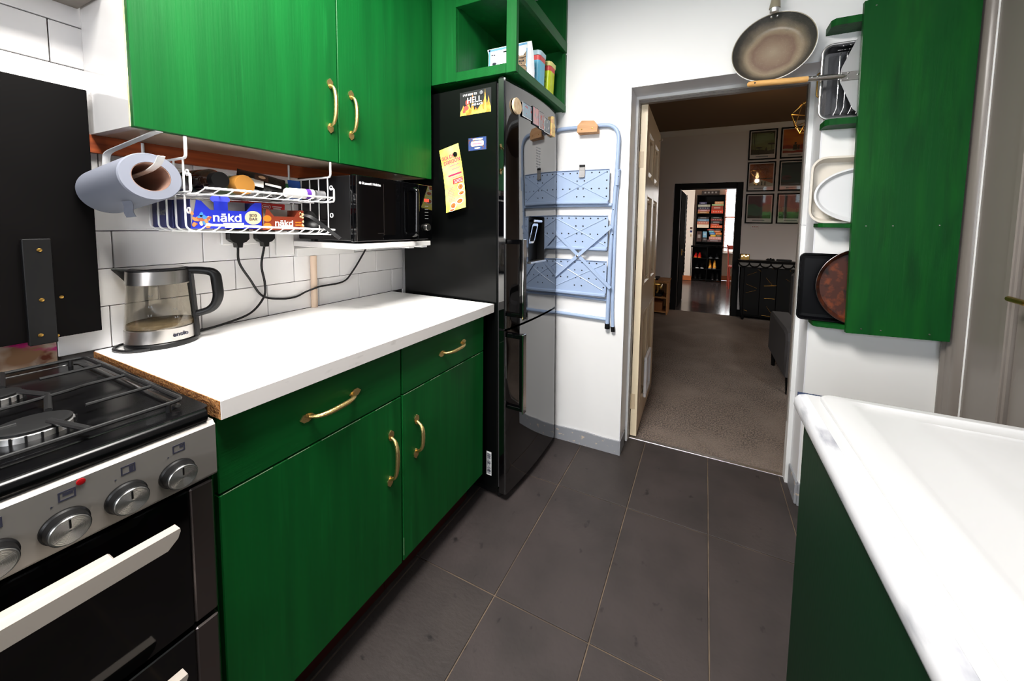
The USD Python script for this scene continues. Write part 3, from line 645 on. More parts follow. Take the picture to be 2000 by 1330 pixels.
P(t, 'badge_text', [text('BIG', .0075, (x1 + .0006, .250, zb + .034), (0, 1, 0), (0, 0, 1), .0005, True, True), text('BAR', .0075, (x1 + .0006, .250, zb + .0235), (0, 1, 0), (0, 0, 1), .0005, True, True)], m['ink_dark'])
P(t, 'small_text', [bx(x1, x1 + .0005, .238, .262, zb + .006, zb + .0095)], m['badge_cream'])
for k in range(26):
    yy, zz = rnd.uniform(.113, .152), rnd.uniform(.003, .046); zz *= 1 - .5 * (yy - .113) / .045
    P(t, 'printed_nut', prism(affinity.rotate(ellipse(yy, zb + zz + .003, .0062, .0036, 5), rnd.uniform(0, 180)), 'x', x1, x1 + .0003 + .0001 * (k % 5)), m[rnd.choice(['nut_orange', 'nut_blue', 'nut_cream', 'nut_brown'])])
t, x1, zb, w = snack_box('snack_box', 'open brown carton of nut bars in the lower basket', .275, .392, .062, (m['box_brown'], m['box_brown']), False)
for q in range(2): P(t, 'badge', prism(ellipse(.2865, zb + .034 - .022 * q, .0105, .0095), 'x', x1, x1 + .0006), m['badge_orange'], 'orange round badge')
P(t, 'small_text', [bx(x1, x1 + .0005, .366, .384, zb + .021, zb + .025), bx(x1, x1 + .0005, .366, .385, zb + .013, zb + .017)], m['badge_orange'])
for k in range(12):
    P(t, 'printed_nut', prism(affinity.rotate(ellipse(rnd.uniform(.381, .390), zb + rnd.uniform(.006, .056), .0045, .003, 5), rnd.uniform(0, 180)), 'x', x1, x1 + .0003 + .0001 * (k % 5)), m[rnd.choice(['nut_orange', 'nut_cream'])])
rb = thing('red_box', 'flat red carton lying behind the brown carton', 'box', (.12, .32, zl + .05)); rb.tf = rotm((1, 0, 0), -2, (.12, .32, zl))
P(rb, 'box', bx(.088, .150, .262, .385, zl + .056, zl + .080, .001), m['box_red'])
P(rb, 'print', [prism(rrect(.318, .342, zl + .061, zl + .074, .005).difference(rrect(.319, .341, zl + .062, zl + .073, .0045)), 'x', .150, .1506), bx(.15, .1506, .347, .375, zl + .068, zl + .071), bx(.15, .1506, .350, .372, zl + .062, zl + .065), bx(.15, .1506, .322, .338, zl + .066, zl + .069)], m['print_white'])
nb = thing('navy_box', 'closed navy carton at the left end of the lower basket', 'snack box', (.09, .14, zl))
P(nb, 'box', bx(.035, .148, .112, .168, zl, zl + .074, .001), m['box_blue_side'])
P(nb, 'lettering', text('nākd', .016, (.060, .1117, zl + .034), (1, 0, 0), (0, 0, 1), .0006, True), m['print_grey'])
ld = thing('ladle', 'black plastic ladle hanging out of the lower basket', 'ladle', (.2, .42, zl))
bowl_c = np.array([.225, .418, 1.243])
P(ld, 'bowl', lathe([(0, -.022), (.015, -.020), (.028, -.010), (.0335, .004), (.0325, .005), (.027, -.007), (.014, -.0165), (0, -.0185)], bowl_c, 32, (1, .25, .25)), m['black_plastic'])
P(ld, 'grip', ribbon(smoothline([bowl_c + (.006, -.028, .017), bowl_c + (.03, -.012, .010), bowl_c + (.055, .018, -.022), bowl_c + (.085, .046, -.058)], 5), (.3, .75, .6), .011, .0045), m['black_plastic'])

# ---- microwave on its shelf
mw = thing('microwave', 'black microwave oven on the white shelf under the wall cabinet', 'microwave', (.17, .70, 1.167))
MX, MY0, MY1, MZ0, MZ1 = .318, .514, .886, 1.174, 1.402
P(mw, 'body', bx(.012, MX - .018, MY0, MY1, MZ0, MZ1, .003), m['black_plastic'])
P(mw, 'front_frame', bx(MX - .0175, MX - .003, MY0 - .003, MY1 + .002, MZ0 - .003, MZ1 + .002, .003), m['black_gloss'])
P(mw, 'door', bx(MX - .0028, MX + .012, MY0 - .002, .802, MZ0 - .001, MZ1, .002), m['black_gloss'])
P(mw, 'door_edge', bx(MX + .0118, MX + .0124, MY0 - .001, MY0 + .0005, MZ0, MZ1 - .001), m['steel'])
P(mw, 'window_trim', [bx(MX + .012, MX + .0124, .627, .629, MZ0 + .02, MZ1 - .02), bx(MX + .012, MX + .0124, .60, .629, MZ0 + .026, MZ0 + .028)], m['steel_dark'])
P(mw, 'control_panel', bx(MX - .0028, MX + .012, .804, MY1 + .002, MZ0 - .001, MZ1, .002), m['black_gloss'])
P(mw, 'handle', [tube(roundpath([(MX + .012, .765, MZ1 - .028), (MX + .042, .765, MZ1 - .026), (MX + .042, .765, MZ0 + .020), (MX + .012, .765, MZ0 + .018)], .016, 6), .0095, 12)], m['black_gloss'], 'glossy black bar handle')
P(mw, 'knob', [lathe([(.0155, 0), (.0155, .012), (.014, .0155), (0, .0155)], (MX + .0122, .848, MZ0 + .050), 28, (1, 0, 0))], m['steel'], 'silver dial')
P(mw, 'display', bx(MX + .0118, MX + .0126, .838, .866, MZ1 - .070, MZ1 - .058), m['red_led'], 'red clock digits')
for k in range(5): P(mw, 'symbol', [bx(MX + .0118, MX + .0126, .842, .862, MZ1 - .090 - .013 * k, MZ1 - .087 - .013 * k)], m['print_grey'])
P(mw, 'lettering', [text('Russell Hobbs', .0085, (MX + .0122, .536, MZ1 - .030), (0, 1, 0), (0, 0, 1), .0005, True)], m['print_white'], 'white maker lettering')
P(mw, 'lettering', prism(Point(.529, MZ1 - .026).buffer(.0046, 8).difference(unary_union([sbox(.5275, MZ1 - .031, .5285, MZ1 - .021), sbox(.5295, MZ1 - .031, .5305, MZ1 - .021)])), 'x', MX + .012, MX + .0126), m['print_white'])
for k in range(4):
    for q in range(2): P(mw, 'vent', bx(.09 + .055 * q, .13 + .055 * q, MY0 - .0008, MY0 + .0002, MZ0 + .035 + .012 * k, MZ0 + .040 + .012 * k), m['black_gloss'])
for xx in (.05, .27):
    for yy in (.55, .84): P(mw, 'foot', cyl((xx, yy, 1.166), (xx, yy, MZ0 + .002), .012), m['black_plastic'])
ms_ = thing('microwave_shelf', 'white shelf on wall brackets carrying the microwave', 'shelf', (.16, .69, 1.15))
P(ms_, 'board', [bx(.0012, .335, .498, .872, 1.146, 1.1658, .002)], m['white_gloss'])
for yy in (.755, .83): P(ms_, 'bracket', [bx(.0012, .325, yy, yy + .03, 1.138, 1.1455, .001), bx(.0012, .01, yy, yy + .03, 1.11, 1.1375)], m['white_wire'])
solo('shelf_rail', [bx(.0012, .019, .503, .745, 1.106, 1.1375, .001)], m['white_gloss'], 'white painted timber rail on the tiles under the microwave shelf', 'rail')
solo('conduit_pipe', cyl((.0125, .568, .8995), (.0125, .568, 1.105), .0115, n=18), m['pipe_cream'], 'cream conduit pipe running down the tiles to the worktop', 'pipe')

# ---- sockets, plugs and cables
so = thing('wall_socket', 'white double wall socket behind the wire basket', 'socket', (.005, .35, 1.2))
P(so, 'plate', bx(.0008, .009, .276, .432, 1.158, 1.250, .003), m['socket_white'])
for yy in (.318, .392): P(so, 'switch', bx(.009, .0115, yy - .006, yy + .006, 1.222, 1.240, .001), m['socket_white'])
solo('blank_plate', bx(.0008, .007, .437, .500, 1.115, 1.205, .002), m['socket_white'], 'blank white wall plate beside the double socket', 'wall plate')
def plug(yy): return prism(Polygon([(yy - .027, 1.212), (yy + .027, 1.212), (yy + .027, 1.178), (yy + .018, 1.168), (yy + .009, 1.165), (yy + .007, 1.150), (yy - .007, 1.150), (yy - .009, 1.165), (yy - .018, 1.168), (yy - .027, 1.178)]).buffer(-.002).buffer(.002), 'x', .0095, .034)
pc = thing('power_cord', 'black plug and cable running from the socket up to the microwave', 'power cord', (.02, .32, .95), 'black cables at the sockets')
P(pc, 'plug', plug(.314), m['black_plastic'])
P(pc, 'cable', tube(smoothline([(.02, .314, 1.152), (.02, .316, 1.10), (.019, .345, 1.041), (.012, .385, .976), (.008, .447, .954), (.008, .499, .952), (.012, .535, .966), (.029, .566, .979), (.012, .600, .979), (.010, .695, .984), (.012, .739, 1.022), (.020, .79, 1.10), (.024, .807, 1.134)], 6), .0036, 8), m['cable_black'])
kc = thing('power_cord', 'black plug and cable running from the socket down to the kettle', 'power cord', (.02, .39, .95), 'black cables at the sockets')
P(kc, 'plug', plug(.392), m['black_plastic'])
P(kc, 'cable', tube(smoothline([(.02, .392, 1.152), (.02, .381, 1.085), (.019, .390, 1.02), (.018, .386, .972), (.02, .343, .925), (.026, .27, .908), (.04, .20, .9035), (.055, .172, .9035)], 6), .0036, 8), m['cable_black'])
solo('cable_loop', tube(smoothline([(.128, .064, .9035), (.116, .040, .9035), (.085, .024, .9035), (.05, .022, .9035), (.02, .04, .9035), (.012, .062, .9035)], 8), .0036, 8), m['cable_black'], 'loop of black cable lying on the worktop left of the kettle', 'cable', 'black cables at the sockets')

# ---- kettle
KX, KY = .0735, .106
kt = thing('kettle', 'glass kettle with steel bands and black handle on the worktop', 'kettle', (KX, KY, .8985))
def kl(prof, n=64): return lathe(prof, (KX, KY, .8987), n)
P(kt, 'power_base', kl([(0, 0), (.068, 0), (.0705, .004), (.0705, .012), (.068, .0155), (0, .0155)]), m['black_plastic'])
P(kt, 'steel_band', kl([(.0655, .016), (.0705, .017), (.0695, .050), (.066, .052), (.0655, .016)]), m['steel'])
P(kt, 'glass', kl([(.0685, .052), (.0690, .056), (.0660, .10), (.0620, .168), (.0604, .168), (.0644, .10), (.0672, .056), (.0668, .052), (.0685, .052)]), m['kettle_glass'])
P(kt, 'scale_ring', kl([(0, .0530), (.0664, .0530), (.0668, .0555), (.0662, .062), (.0640, .0632), (.062, .062), (0, .062)]), m['limescale'], 'murky brown water line at the bottom')
P(kt, 'lid_band', kl([(.0595, .168), (.0632, .169), (.0618, .203), (.058, .205), (.0575, .168), (.0595, .168)]), m['steel'])
P(kt, 'lid', kl([(0, .210), (.030, .210), (.034, .208), (.056, .208), (.0612, .206), (.0618, .203), (.0, .203)]), m['black_plastic'])
P(kt, 'lid_top', kl([(0, .2125), (.048, .2110), (.050, .2095), (0, .2095)]), m['steel'])
dh = np.array([.62, .785, 0]); dh /= np.linalg.norm(dh); dn = np.array([-dh[1], dh[0], 0]); kb = np.array([KX, KY, .8987])
def kp(r, z): return kb + dh * r + np.array([0, 0, z])
path = roundpath([kp(.052, .200), kp(.085, .199), kp(.116, .192), kp(.122, .12), kp(.108, .086), kp(.066, .074)], .03, 8)
nn = len(path); hw = np.interp(np.linspace(0, 1, nn), [0, .2, .5, .85, 1], [.010, .0105, .0125, .011, .009])
P(kt, 'handle', tube(path, hw, 14), m['black_plastic'], 'black loop handle')
P(kt, 'spine', ribbon([kp(.0640, .196), kp(.0655, .168), kp(.0690, .10), kp(.0715, .055), kp(.0725, .012)], dn, .020, .005), m['black_plastic'])
P(kt, 'spout', outward(loft([np.array([kb + (-dh) * r + dn * w_ * s + np.array([0, 0, z]) for (s, z) in ((-1, zt_), (1, zt_), (.45, zb_), (-.45, zb_))]) for r, w_, zt_, zb_ in ((.050, .026, .204, .168), (.064, .019, .204, .176), (.078, .010, .206, .193), (.090, .002, .208, .206))])), m['black_plastic'], 'pointed black spout')
cd = np.array([1.42, -.35, 0]) - np.array([KX, KY, 0]); 
def onband(ang, z, h_): return None
ka = math.atan2(-.35 - KY, 1.42 - KX) + .50
kr = np.array([-math.sin(ka), math.cos(ka), 0]); ko = np.array([KX, KY, .8987]) + np.array([math.cos(ka), math.sin(ka), 0]) * .0703 + np.array([0, 0, .029])
P(kt, 'lettering', text('ansio', .0095, ko, kr, (0, 0, 1), .0012, True, True), m['ink_dark'], 'dark maker lettering')
for q, (aa, zz) in enumerate(((.30, .13), (.32, .10), (.34, .078), (-.35, .14), (-.36, .112), (-.38, .09))):
    a2 = math.atan2(-.35 - KY, 1.42 - KX) + aa; rr_ = .069 - (zz - .056) * .062 + .0006
    P(kt, 'level_mark', text('1.%d' % (7 - 2 * (q % 3)), .0042, np.array([KX + rr_ * math.cos(a2), KY + rr_ * math.sin(a2), .8987 + zz]), (-math.sin(a2), math.cos(a2), 0), (0, 0, 1), .0004), m['print_grey'])
P(kt, 'scale_strip', ribbon([kp(.0575, .165), kp(.062, .10), kp(.064, .066)], dn, .012, .001), m['black_plastic'])

# ---- cooker
ck = thing('cooker', 'free-standing gas cooker with black hob and silver control panel', 'cooker', (.3, -.25, 0))
CY0, CY1 = -.505, -.011
P(ck, 'body', bx(.03, .572, CY0, CY1, .02, .858), m['black_plastic'])
hx0, hx1 = .02, .585
top = rrect(hx0, hx1, CY0, CY1 + .002, .012)
P(ck, 'hob', [prism(top.difference(rrect(.045, .545, CY0 + .03, CY1 - .018, .02)), 'z', .866, .8905), prism(top, 'z', .859, .874), cyl((hx1 - .003, CY0 + .01, .877), (hx1 - .003, CY1 - .006, .877), .0135, n=24),
              outward(loft([np.array([[x, y, z_] for x, y in list(rrect(a0, a1, b0, b1, .02).exterior.coords)[:-1]]) for a0, a1, b0, b1, z_ in ((.045, .545, CY0 + .03, CY1 - .018, .8905), (.050, .540, CY0 + .035, CY1 - .023, .8930), (.058, .532, CY0 + .043, CY1 - .031, .8920), (.068, .522, CY0 + .053, CY1 - .041, .8765), (.075, .515, CY0 + .06, CY1 - .048, .8750))]))], m['hob_enamel'], 'black enamel hob')
for xx, yy, rad in ((.435, -.175, .043), (.215, -.175, .033), (.435, -.385, .033), (.215, -.385, .043)):
    b = P(ck, 'burner', lathe([(rad + .014, 0), (rad + .012, .005), (rad + .002, .007), (rad, .012), (rad - .001, .024), (rad - .004, .026), (0, .026)], (xx, yy, .8755), 40), m['aluminium'], 'silver burner crown')
    P(b, 'burner_cap', lathe([(rad - .003, .0262), (rad - .003, .0295), (rad - .008, .0315), (0, .0315)], (xx, yy, .8755), 36), m['cast_iron'])
    for k in range(18):
        a = 2 * pi * k / 18; P(b, 'slot', bx(xx + math.cos(a) * rad - .0012, xx + math.cos(a) * rad + .0012, yy + math.sin(a) * rad - .0012, yy + math.sin(a) * rad + .0012, .890, .9005), m['cast_iron'])
zg = .906
def gbar(pts, r=.0034): return P(ck, 'grid_bar', tube(np.array(pts, float), r, 8), m['cast_iron'])
for y0_, y1_ in ((CY0 + .035, -.262), (-.254, CY1 - .022)):
    P(ck, 'grid_frame', tube(roundpath([(.075, y0_, zg), (.075, y1_, zg), (.548, y1_, zg), (.548, y0_, zg), (.075, y0_, zg), (.075, y0_ + .03, zg)], .016), .0036, 8), m['cast_iron'])
    for xx in (.075, .548):
        for yy in (y0_ + .02, y1_ - .02): gbar([(xx, yy, zg), (xx, yy, .889 if xx > .1 else .889)], .004)
    for xx, ym in ((.184, None), (.306, None), (.426, None)):
        if xx == .306: gbar(smoothline([(xx, y1_, zg), (xx, y1_ - .055, zg), (xx + .012, y1_ - .085, zg + .001), (xx + .018, y0_ + .05, zg), (xx, y0_, zg)], 6))
        else:
            gbar([(xx, y1_, zg), (xx, y1_ - .085, zg)]); gbar([(xx, y0_, zg), (xx, y0_ + .065, zg)])
    yc = (y0_ + y1_) / 2 - .02
    for xx, s in ((.435, 1), (.215, 1)):
        gbar([(.548 if xx > .3 else .075, yc + .02, zg), (xx + (.022 if xx > .3 else -.022), yc, zg + .002)], .0046); gbar([(.306, yc + .03, zg), (xx - (.03 if xx > .3 else -.03), yc + .01, zg + .002)], .0046)
P(ck, 'hinge_bar', bx(.088, .098, CY0 + .06, -.075, .880, .890, .002), m['steel'], 'steel lid bar at the back of the hob')
PX = .598
MATS['knob_turned'] = usdkit.material(stage, '/World/Looks/knob_turned', {'t': ('tangent', dict(direction_type='radial', axis='x')), 'p': ('principled_bsdf', dict(base_color=lin((170, 172, 170)), metallic=1.0, roughness=.42, anisotropic=.92, anisotropic_rotation=.25))}, [('t.tangent', 'p.tangent')], surface='p.BSDF')
P(ck, 'control_panel', [prism(Polygon([(.572, .762), (PX - .002, .762), (PX, .766), (PX, .858), (PX - .008, .8655), (.572, .8655)]), 'y', CY0, CY1 + .003)], m['steel_panel'], 'brushed silver control panel')
for k in range(7):
    yy, zz = -.064 - .0605 * k, .798
    kn = P(ck, 'knob', lathe([(.0235, 0), (.0235, .004), (.0215, .006), (.0205, .020), (.019, .0215), (0, .0215)], (PX + .0004, yy, zz), 44, (1, 0, 0)), m['black_plastic'], 'black control knob')
    P(kn, 'knob_face', lathe([(.0188, .0216), (.0195, .0225), (.0185, .0240)] + [(.0180 - .0006 * q, .0240 - (.00028 if q % 2 else 0)) for q in range(29)] + [(.0003, .0240), (0, .0240)], (PX, yy, zz), 56, (1, 0, 0)), m['knob_face'], 'turned steel face')
    P(kn, 'pointer', bx(PX + .0236, PX + .0246, yy - .001, yy + .001, zz + .004, zz + .0165), m['black_plastic'])
    s = P(ck, 'symbol', [prism(sbox(yy - .008 + .004, zz + .036, yy + .008 + .004, zz + .050).difference(sbox(yy - .0062 + .004, zz + .0378, yy + .0062 + .004, zz + .0482)), 'x', PX - .0001, PX + .0005),
                         bx(PX, PX + .0005, yy + (.005 if k != 2 else 0), yy + .0095, zz + (.0425 if k != 1 else .038), zz + .047), prism(Point(yy - .010, zz + .0335).buffer(.001), 'x', PX - .0001, PX + .0005)], m['ink_dark'], 'printed burner symbol')
P(ck, 'indicator_lamp', lathe([(.0046, 0), (.0044, .002), (0, .0032)], (PX, -.168, .857 - .005), 18, (1, 0, 0)), m['red_lamp'], 'red indicator lamp')
P(ck, 'oven_door', [bx(.5725, .592, CY0 + .03, -.0475, .492, .752, .002)], m['black_gloss'], 'black glass oven door')
for ya2, yb2 in ((-.047, -.0125), (CY0 + .002, CY0 + .03)): P(ck, 'door_strip', bx(.5725, .5925, ya2, yb2, .492, .752, .003), m['steel_dark'], 'grey steel strip of the oven door')
P(ck, 'lower_door', [bx(.5725, .592, CY0 + .03, -.0475, .10, .482, .002)], m['black_gloss'], 'black glass lower oven door')
for ya2, yb2 in ((-.047, -.0125), (CY0 + .002, CY0 + .03)): P(ck, 'door_strip', bx(.5725, .5925, ya2, yb2, .10, .482, .003), m['steel_dark'], 'grey steel strip of the oven door')
for zz in (.722, .462):
    o = prism(Polygon([(CY0 + .07, zz - .014), (-.100, zz - .014), (-.0875, zz - .002), (-.084, zz + .008), (-.0845, zz + .013), (CY0 + .07, zz + .013)]), 'x', .640, .658)
    P(ck, 'oven_handle', [o, bx(.622, .641, -.34, -.152, zz + .002, zz + .0150, .002), bx(.5915, .641, -.40, -.36, zz - .006, zz + .012, .002), bx(.5915, .641, CY0 + .10, CY0 + .13, zz - .002, zz + .016, .002)], m['handle_alu'], 'pale bar handle of the oven')
for k, (xx, yy) in enumerate(((.09, -.45), (.52, -.45), (.09, -.06), (.52, -.06))): P(ck, 'foot', cyl((xx, yy, .0006), (xx, yy, .021), .018), m['black_plastic'])
P(ck, 'crumbs', [sph((rnd.uniform(.3, .51), rnd.uniform(-.21, -.07), .8765), rnd.uniform(.0008, .002), 1) for _ in range(16)], m['nut_cream'], 'food crumbs', kind='stuff')

# ================================================================== FRIDGE
FT = rotm((0, 0, 1), -2.4, (.652, .976, 0)) @ rotm((0, 1, 0), -.8, (.6, .976, .9))
fr = thing('fridge_freezer', 'tall glossy black fridge freezer between worktop and end wall', 'fridge', (.35, 1.23, 0), tf=FT)
FY0, FY1, FB = .978, 1.462, .607
P(fr, 'body', bx(.05, FB, FY0, FY1, .045, 1.844, .004), m['fridge_side'])
P(fr, 'seal', bx(FB, FB + .008, FY0 + .006, FY1 - .01, .06, 1.835), m['dark_gap'])
P(fr, 'edge_trim', bx(FB + .0085, FB + .0115, FY0 - .0005, FY0 + .004, .06, 1.80), m['steel_dark'], 'grey door edge trim')
def bowed(z0_, z1_, niche=None):
    ys = np.linspace(FY0 - .001, 1.495, 25); c = (ys[0] + ys[-1]) / 2; hw_ = (ys[-1] - ys[0]) / 2
    xs = .651 + .013 * (1 - ((ys - c) / hw_) ** 2)
    pl = Polygon([(FB + .009, ys[0]), (.643, ys[0]), (.649, ys[0] + .003)] + list(zip(xs[1:-1], ys[1:-1])) + [(.648, ys[-1] - .002), (.643, ys[-1]), (FB + .009, ys[-1])])
    dm = prism(pl, 'z', z0_, z1_)
    if niche: dm = trimesh.boolean.difference([trimesh.Trimesh(dm.vertices, dm.faces, process=True), niche], engine='manifold')
    return dm
P(fr, 'door', bowed(.79, 1.849, bx(.622, .70, 1.160, 1.322, 1.066, 1.282)), m['fridge_front'], 'mirror-black upper door', smooth=20)
P(fr, 'door', bowed(.04, .780), m['fridge_front'], 'mirror-black freezer door', smooth=20)
nz = P(fr, 'dispenser', [bx(.6222, .6235, 1.162, 1.320, 1.068, 1.280), bx(.6235, .664, 1.159, 1.1615, 1.067, 1.281), bx(.6235, .664, 1.3195, 1.322, 1.067, 1.281)], m['black_plastic'], 'black water dispenser niche')
P(nz, 'spout', bx(.63, .672, 1.195, 1.285, 1.255, 1.266, .003), m['chrome'])
P(nz, 'lever', [rot(prism(rrect(1.205, 1.265, 1.150, 1.250, .012).difference(rrect(1.214, 1.256, 1.160, 1.238, .008)), 'x', .652, .660), (0, 1, 0), 14, (.655, 1.2, 1.25))], m['chrome'], 'chrome paddle lever')
P(nz, 'drip_lip', bx(.63, .674, 1.160, 1.322, 1.058, 1.067, .002), m['steel'])
for za, zb in ((.845, 1.178), (.435, .772)):
    h = P(fr, 'handle', [bx(.652, .726, .984, 1.006, zb - .02, zb, .002), bx(.652, .726, .984, 1.006, za, za + .016, .002), bx(.716, .729, .982, 1.008, za, zb, .002)], m['black_gloss'], 'black bracket door handle')
    P(h, 'handle_strip', bx(.7292, .737, .981, 1.009, za - .008, zb + .002, .002), m['chrome'], 'chrome handle strip')
P(fr, 'hinge', [bx(FB + .012, .64, FY0 + .0, FY0 + .03, 1.8495, 1.856, .002), bx(FB + .01, .640, FY0 - .003, FY0 + .01, .781, .789)], m['black_plastic'])
for xx in (.12, .60):
    for yy in (1.01, 1.43): P(fr, 'foot', cyl((xx, yy, .012), (xx, yy, .046), .018), m['black_plastic'])
P(fr, 'kick_plate', bx(.10, .615, FY0 + .02, FY1, .012, .045), m['black_plastic'])
P(fr, 'control_print', [bx(.6645, .6652, 1.232 + .016 * (k % 3), 1.239 + .016 * (k % 3), 1.52 + .013 * (k // 3), 1.525 + .013 * (k // 3)) for k in range(24)], m['print_grey'], 'faint printed settings list')
P(fr, 'rating_sticker', bx(.548, .575, FY0 - .0008, FY0 - .0002, .105, .215), m['sticker'], 'white barcode sticker')
for k in range(26):
    z_ = .113 + .0037 * k; P(fr, 'barcode_bar', bx(.5525, .571, FY0 - .0014, FY0 - .0008, z_, z_ + rnd.choice([.001, .0017, .0024])), m['ink_dark'])

SY = FY0 - .0006
def sidecard(name, label, ct, x0, x1, z0_, z1_, mat, group=None):
    t = thing(name, label, ct, ((x0 + x1) / 2, SY, z0_), group, tf=FT)
    P(t, 'card', bx(x0, x1, SY - .001, SY, z0_, z1_), mat); return t
def fx(poly, k=1): return prism(poly, 'y', SY - .0012 - .0003 * k, SY - .001)
t = sidecard('postcard', 'black flame postcard with white HELL lettering stuck on the fridge side', 'postcard', .412, .580, 1.720, 1.822, m['card_black'])
def flame(x, w, h, b=1.721): return Polygon([(x - w / 2, b), (x - w * .42, b + h * .4), (x - w * .1, b + h * .72), (x + w * .06, b + h), (x + w * .22, b + h * .6), (x + w * .5, b + h * .3), (x + w / 2, b)])
fl_ = unary_union([flame(.43, .034, .045), flame(.458, .040, .06), flame(.498, .03, .03), flame(.53, .05, .050), flame(.548, .022, .098), flame(.566, .026, .068), flame(.482, .014, .095)]).intersection(sbox(.413, 1.721, .579, 1.821))
P(t, 'flames', fx(fl_, 1), m['flame_orange'], 'printed flames')
P(t, 'flames', fx(unary_union([flame(.438, .018, .025), flame(.53, .03, .03), flame(.549, .010, .07), flame(.50, .03, .015)]).intersection(sbox(.413, 1.721, .579, 1.821)), 2), m['flame_yellow'])
P(t, 'figure', fx(unary_union([ellipse(.455, 1.775, .011, .012), ellipse(.448, 1.752, .014, .010), ellipse(.436, 1.738, .008, .006)]), 3), m['skin_red'], 'printed pink shape')
def sy(k): return SY - .0012 - .0003 * k
for s_, h_, x_, z_ in (("I'VE BEEN TO", .0085, .430, 1.803), ('HELL', .0235, .452, 1.771), ('AND BACK', .0085, .478, 1.757)):
    P(t, 'lettering', text(s_, h_, (x_, sy(3), z_), (1, 0, 0), (0, 0, 1), .0006, True), m['print_white'], 'white printed words')
solo('fridge_magnet', lathe([(.0085, 0), (.0085, .004), (.007, .005), (0, .005)], (.531, SY - .0012, 1.806), 20, (0, -1, 0)), m['print_grey'], 'small grey round magnet holding the flame postcard', 'magnet', tf=FT)
t = sidecard('postcard', 'small blue patterned postcard on the fridge side below the flame card', 'postcard', .458, .554, 1.565, 1.620, m['card_blue'])
P(t, 'print', [fx(rrect(.472, .541, 1.582, 1.605, .008), 1)], m['peach']); P(t, 'print', [fx(rrect(.474, .539, 1.584, 1.603, .007), 2)], m['print_white'], 'white title panel')
P(t, 'print', [fx(sbox(.480, 1.590, .533, 1.5955), 3)], m['ink_pink']); P(t, 'print', [fx(sbox(.482, 1.609, .535, 1.6155), 1), fx(sbox(.492, 1.571, .522, 1.577), 1)], m['print_white'])
# the takeaway leaflet, curling away from the fridge at its foot
LM = rotm((0, 1, 0), -12.2, (.346, SY, 1.58))
lt = thing('leaflet', 'long yellow takeaway leaflet held to the fridge side by a magnet', 'leaflet', (.37, SY, 1.29), tf=FT @ LM)
lw, l0, l1 = .115, 1.298, 1.594; lx0, lx1 = .2905, .4055
def curl(z): return -.0015 - .028 * max(0, (1.535 - z) / .24) ** 2
def lstrip(x0, x1, za, zb, off, n=14):
    zs = np.linspace(za, zb, n); R = [np.array([[x0, SY + curl(z) - off, z], [x1, SY + curl(z) - off, z], [x1, SY + curl(z) - off + .0007, z], [x0, SY + curl(z) - off + .0007, z]]) for z in zs]
    return outward(loft(R))
P(lt, 'sheet', lstrip(lx0, lx1, l0, l1, 0, 24), m['leaflet_yellow'])
def lp(name, mesh, mat, lab=None):
    v = np.array(mesh.vertices); v[:, 1] += np.array([curl(z) for z in v[:, 2]]) ; return P(lt, name, trimesh.Trimesh(v, mesh.faces, process=False), mat, lab)
def lx(poly, k=1): return prism(poly, 'y', SY - .0005 - .0004 * k, SY - .0002)
for s_, x_, z_, h_ in (('GOLDEN', .295, 1.540, .0165), ('DRAGON', .304, 1.517, .0165)):
    lp('lettering', text(s_, h_, (x_, SY - .0002, z_), (1, 0, 0), (0, 0, 1), .0007, True), m['ink_magenta'], 'magenta printed name')
for x0, x1, z_, mt in ((.335, .395, 1.504, 'ink_pink'), (.345, .392, 1.487, 'ink_pink'), (.32, .398, 1.459, 'purple'), (.335, .397, 1.449, 'ink_pink')):
    lp('text_line', lx(sbox(x0, z_, x1, z_ + (.007 if mt == 'purple' else .003))), m['ink_pink' if mt != 'purple' else 'ink_magenta'])
lp('red_band', lx(sbox(.343, 1.419, .400, 1.442)), m['ink_red'], 'red printed band')
for k in range(3): lp('text_line', lx(sbox(.350, 1.4225 + .006 * k, .398, 1.4245 + .006 * k), 2), m['print_white'])
for k in range(9): lp('text_line', lx(sbox(.307, 1.405 - .0075 * k, .340 + .004 * (k % 3), 1.407 - .0075 * k)), m['ink_pink'])
for cx_, cz_, a_, b_ in ((.383, 1.398, .017, .017), (.386, 1.369, .018, .010), (.374, 1.334, .020, .013), (.335, 1.322, .017, .016), (.327, 1.303, .016, .006)):
    pl_ = lp('plate_photo', lx(ellipse(cx_, cz_, a_, b_), 1), m['print_white']); lp('food_photo', lx(ellipse(cx_, cz_, a_ * .78, b_ * .72), 2), m['food_orange'], 'printed dish of food')
solo('fridge_magnet', lathe([(.0105, 0), (.0105, .005), (.009, .006), (0, .006)], (.386, SY - .0020, 1.557), 24, (0, -1, 0)), m['black_plastic'], 'black round magnet holding the yellow leaflet', 'magnet', tf=FT)
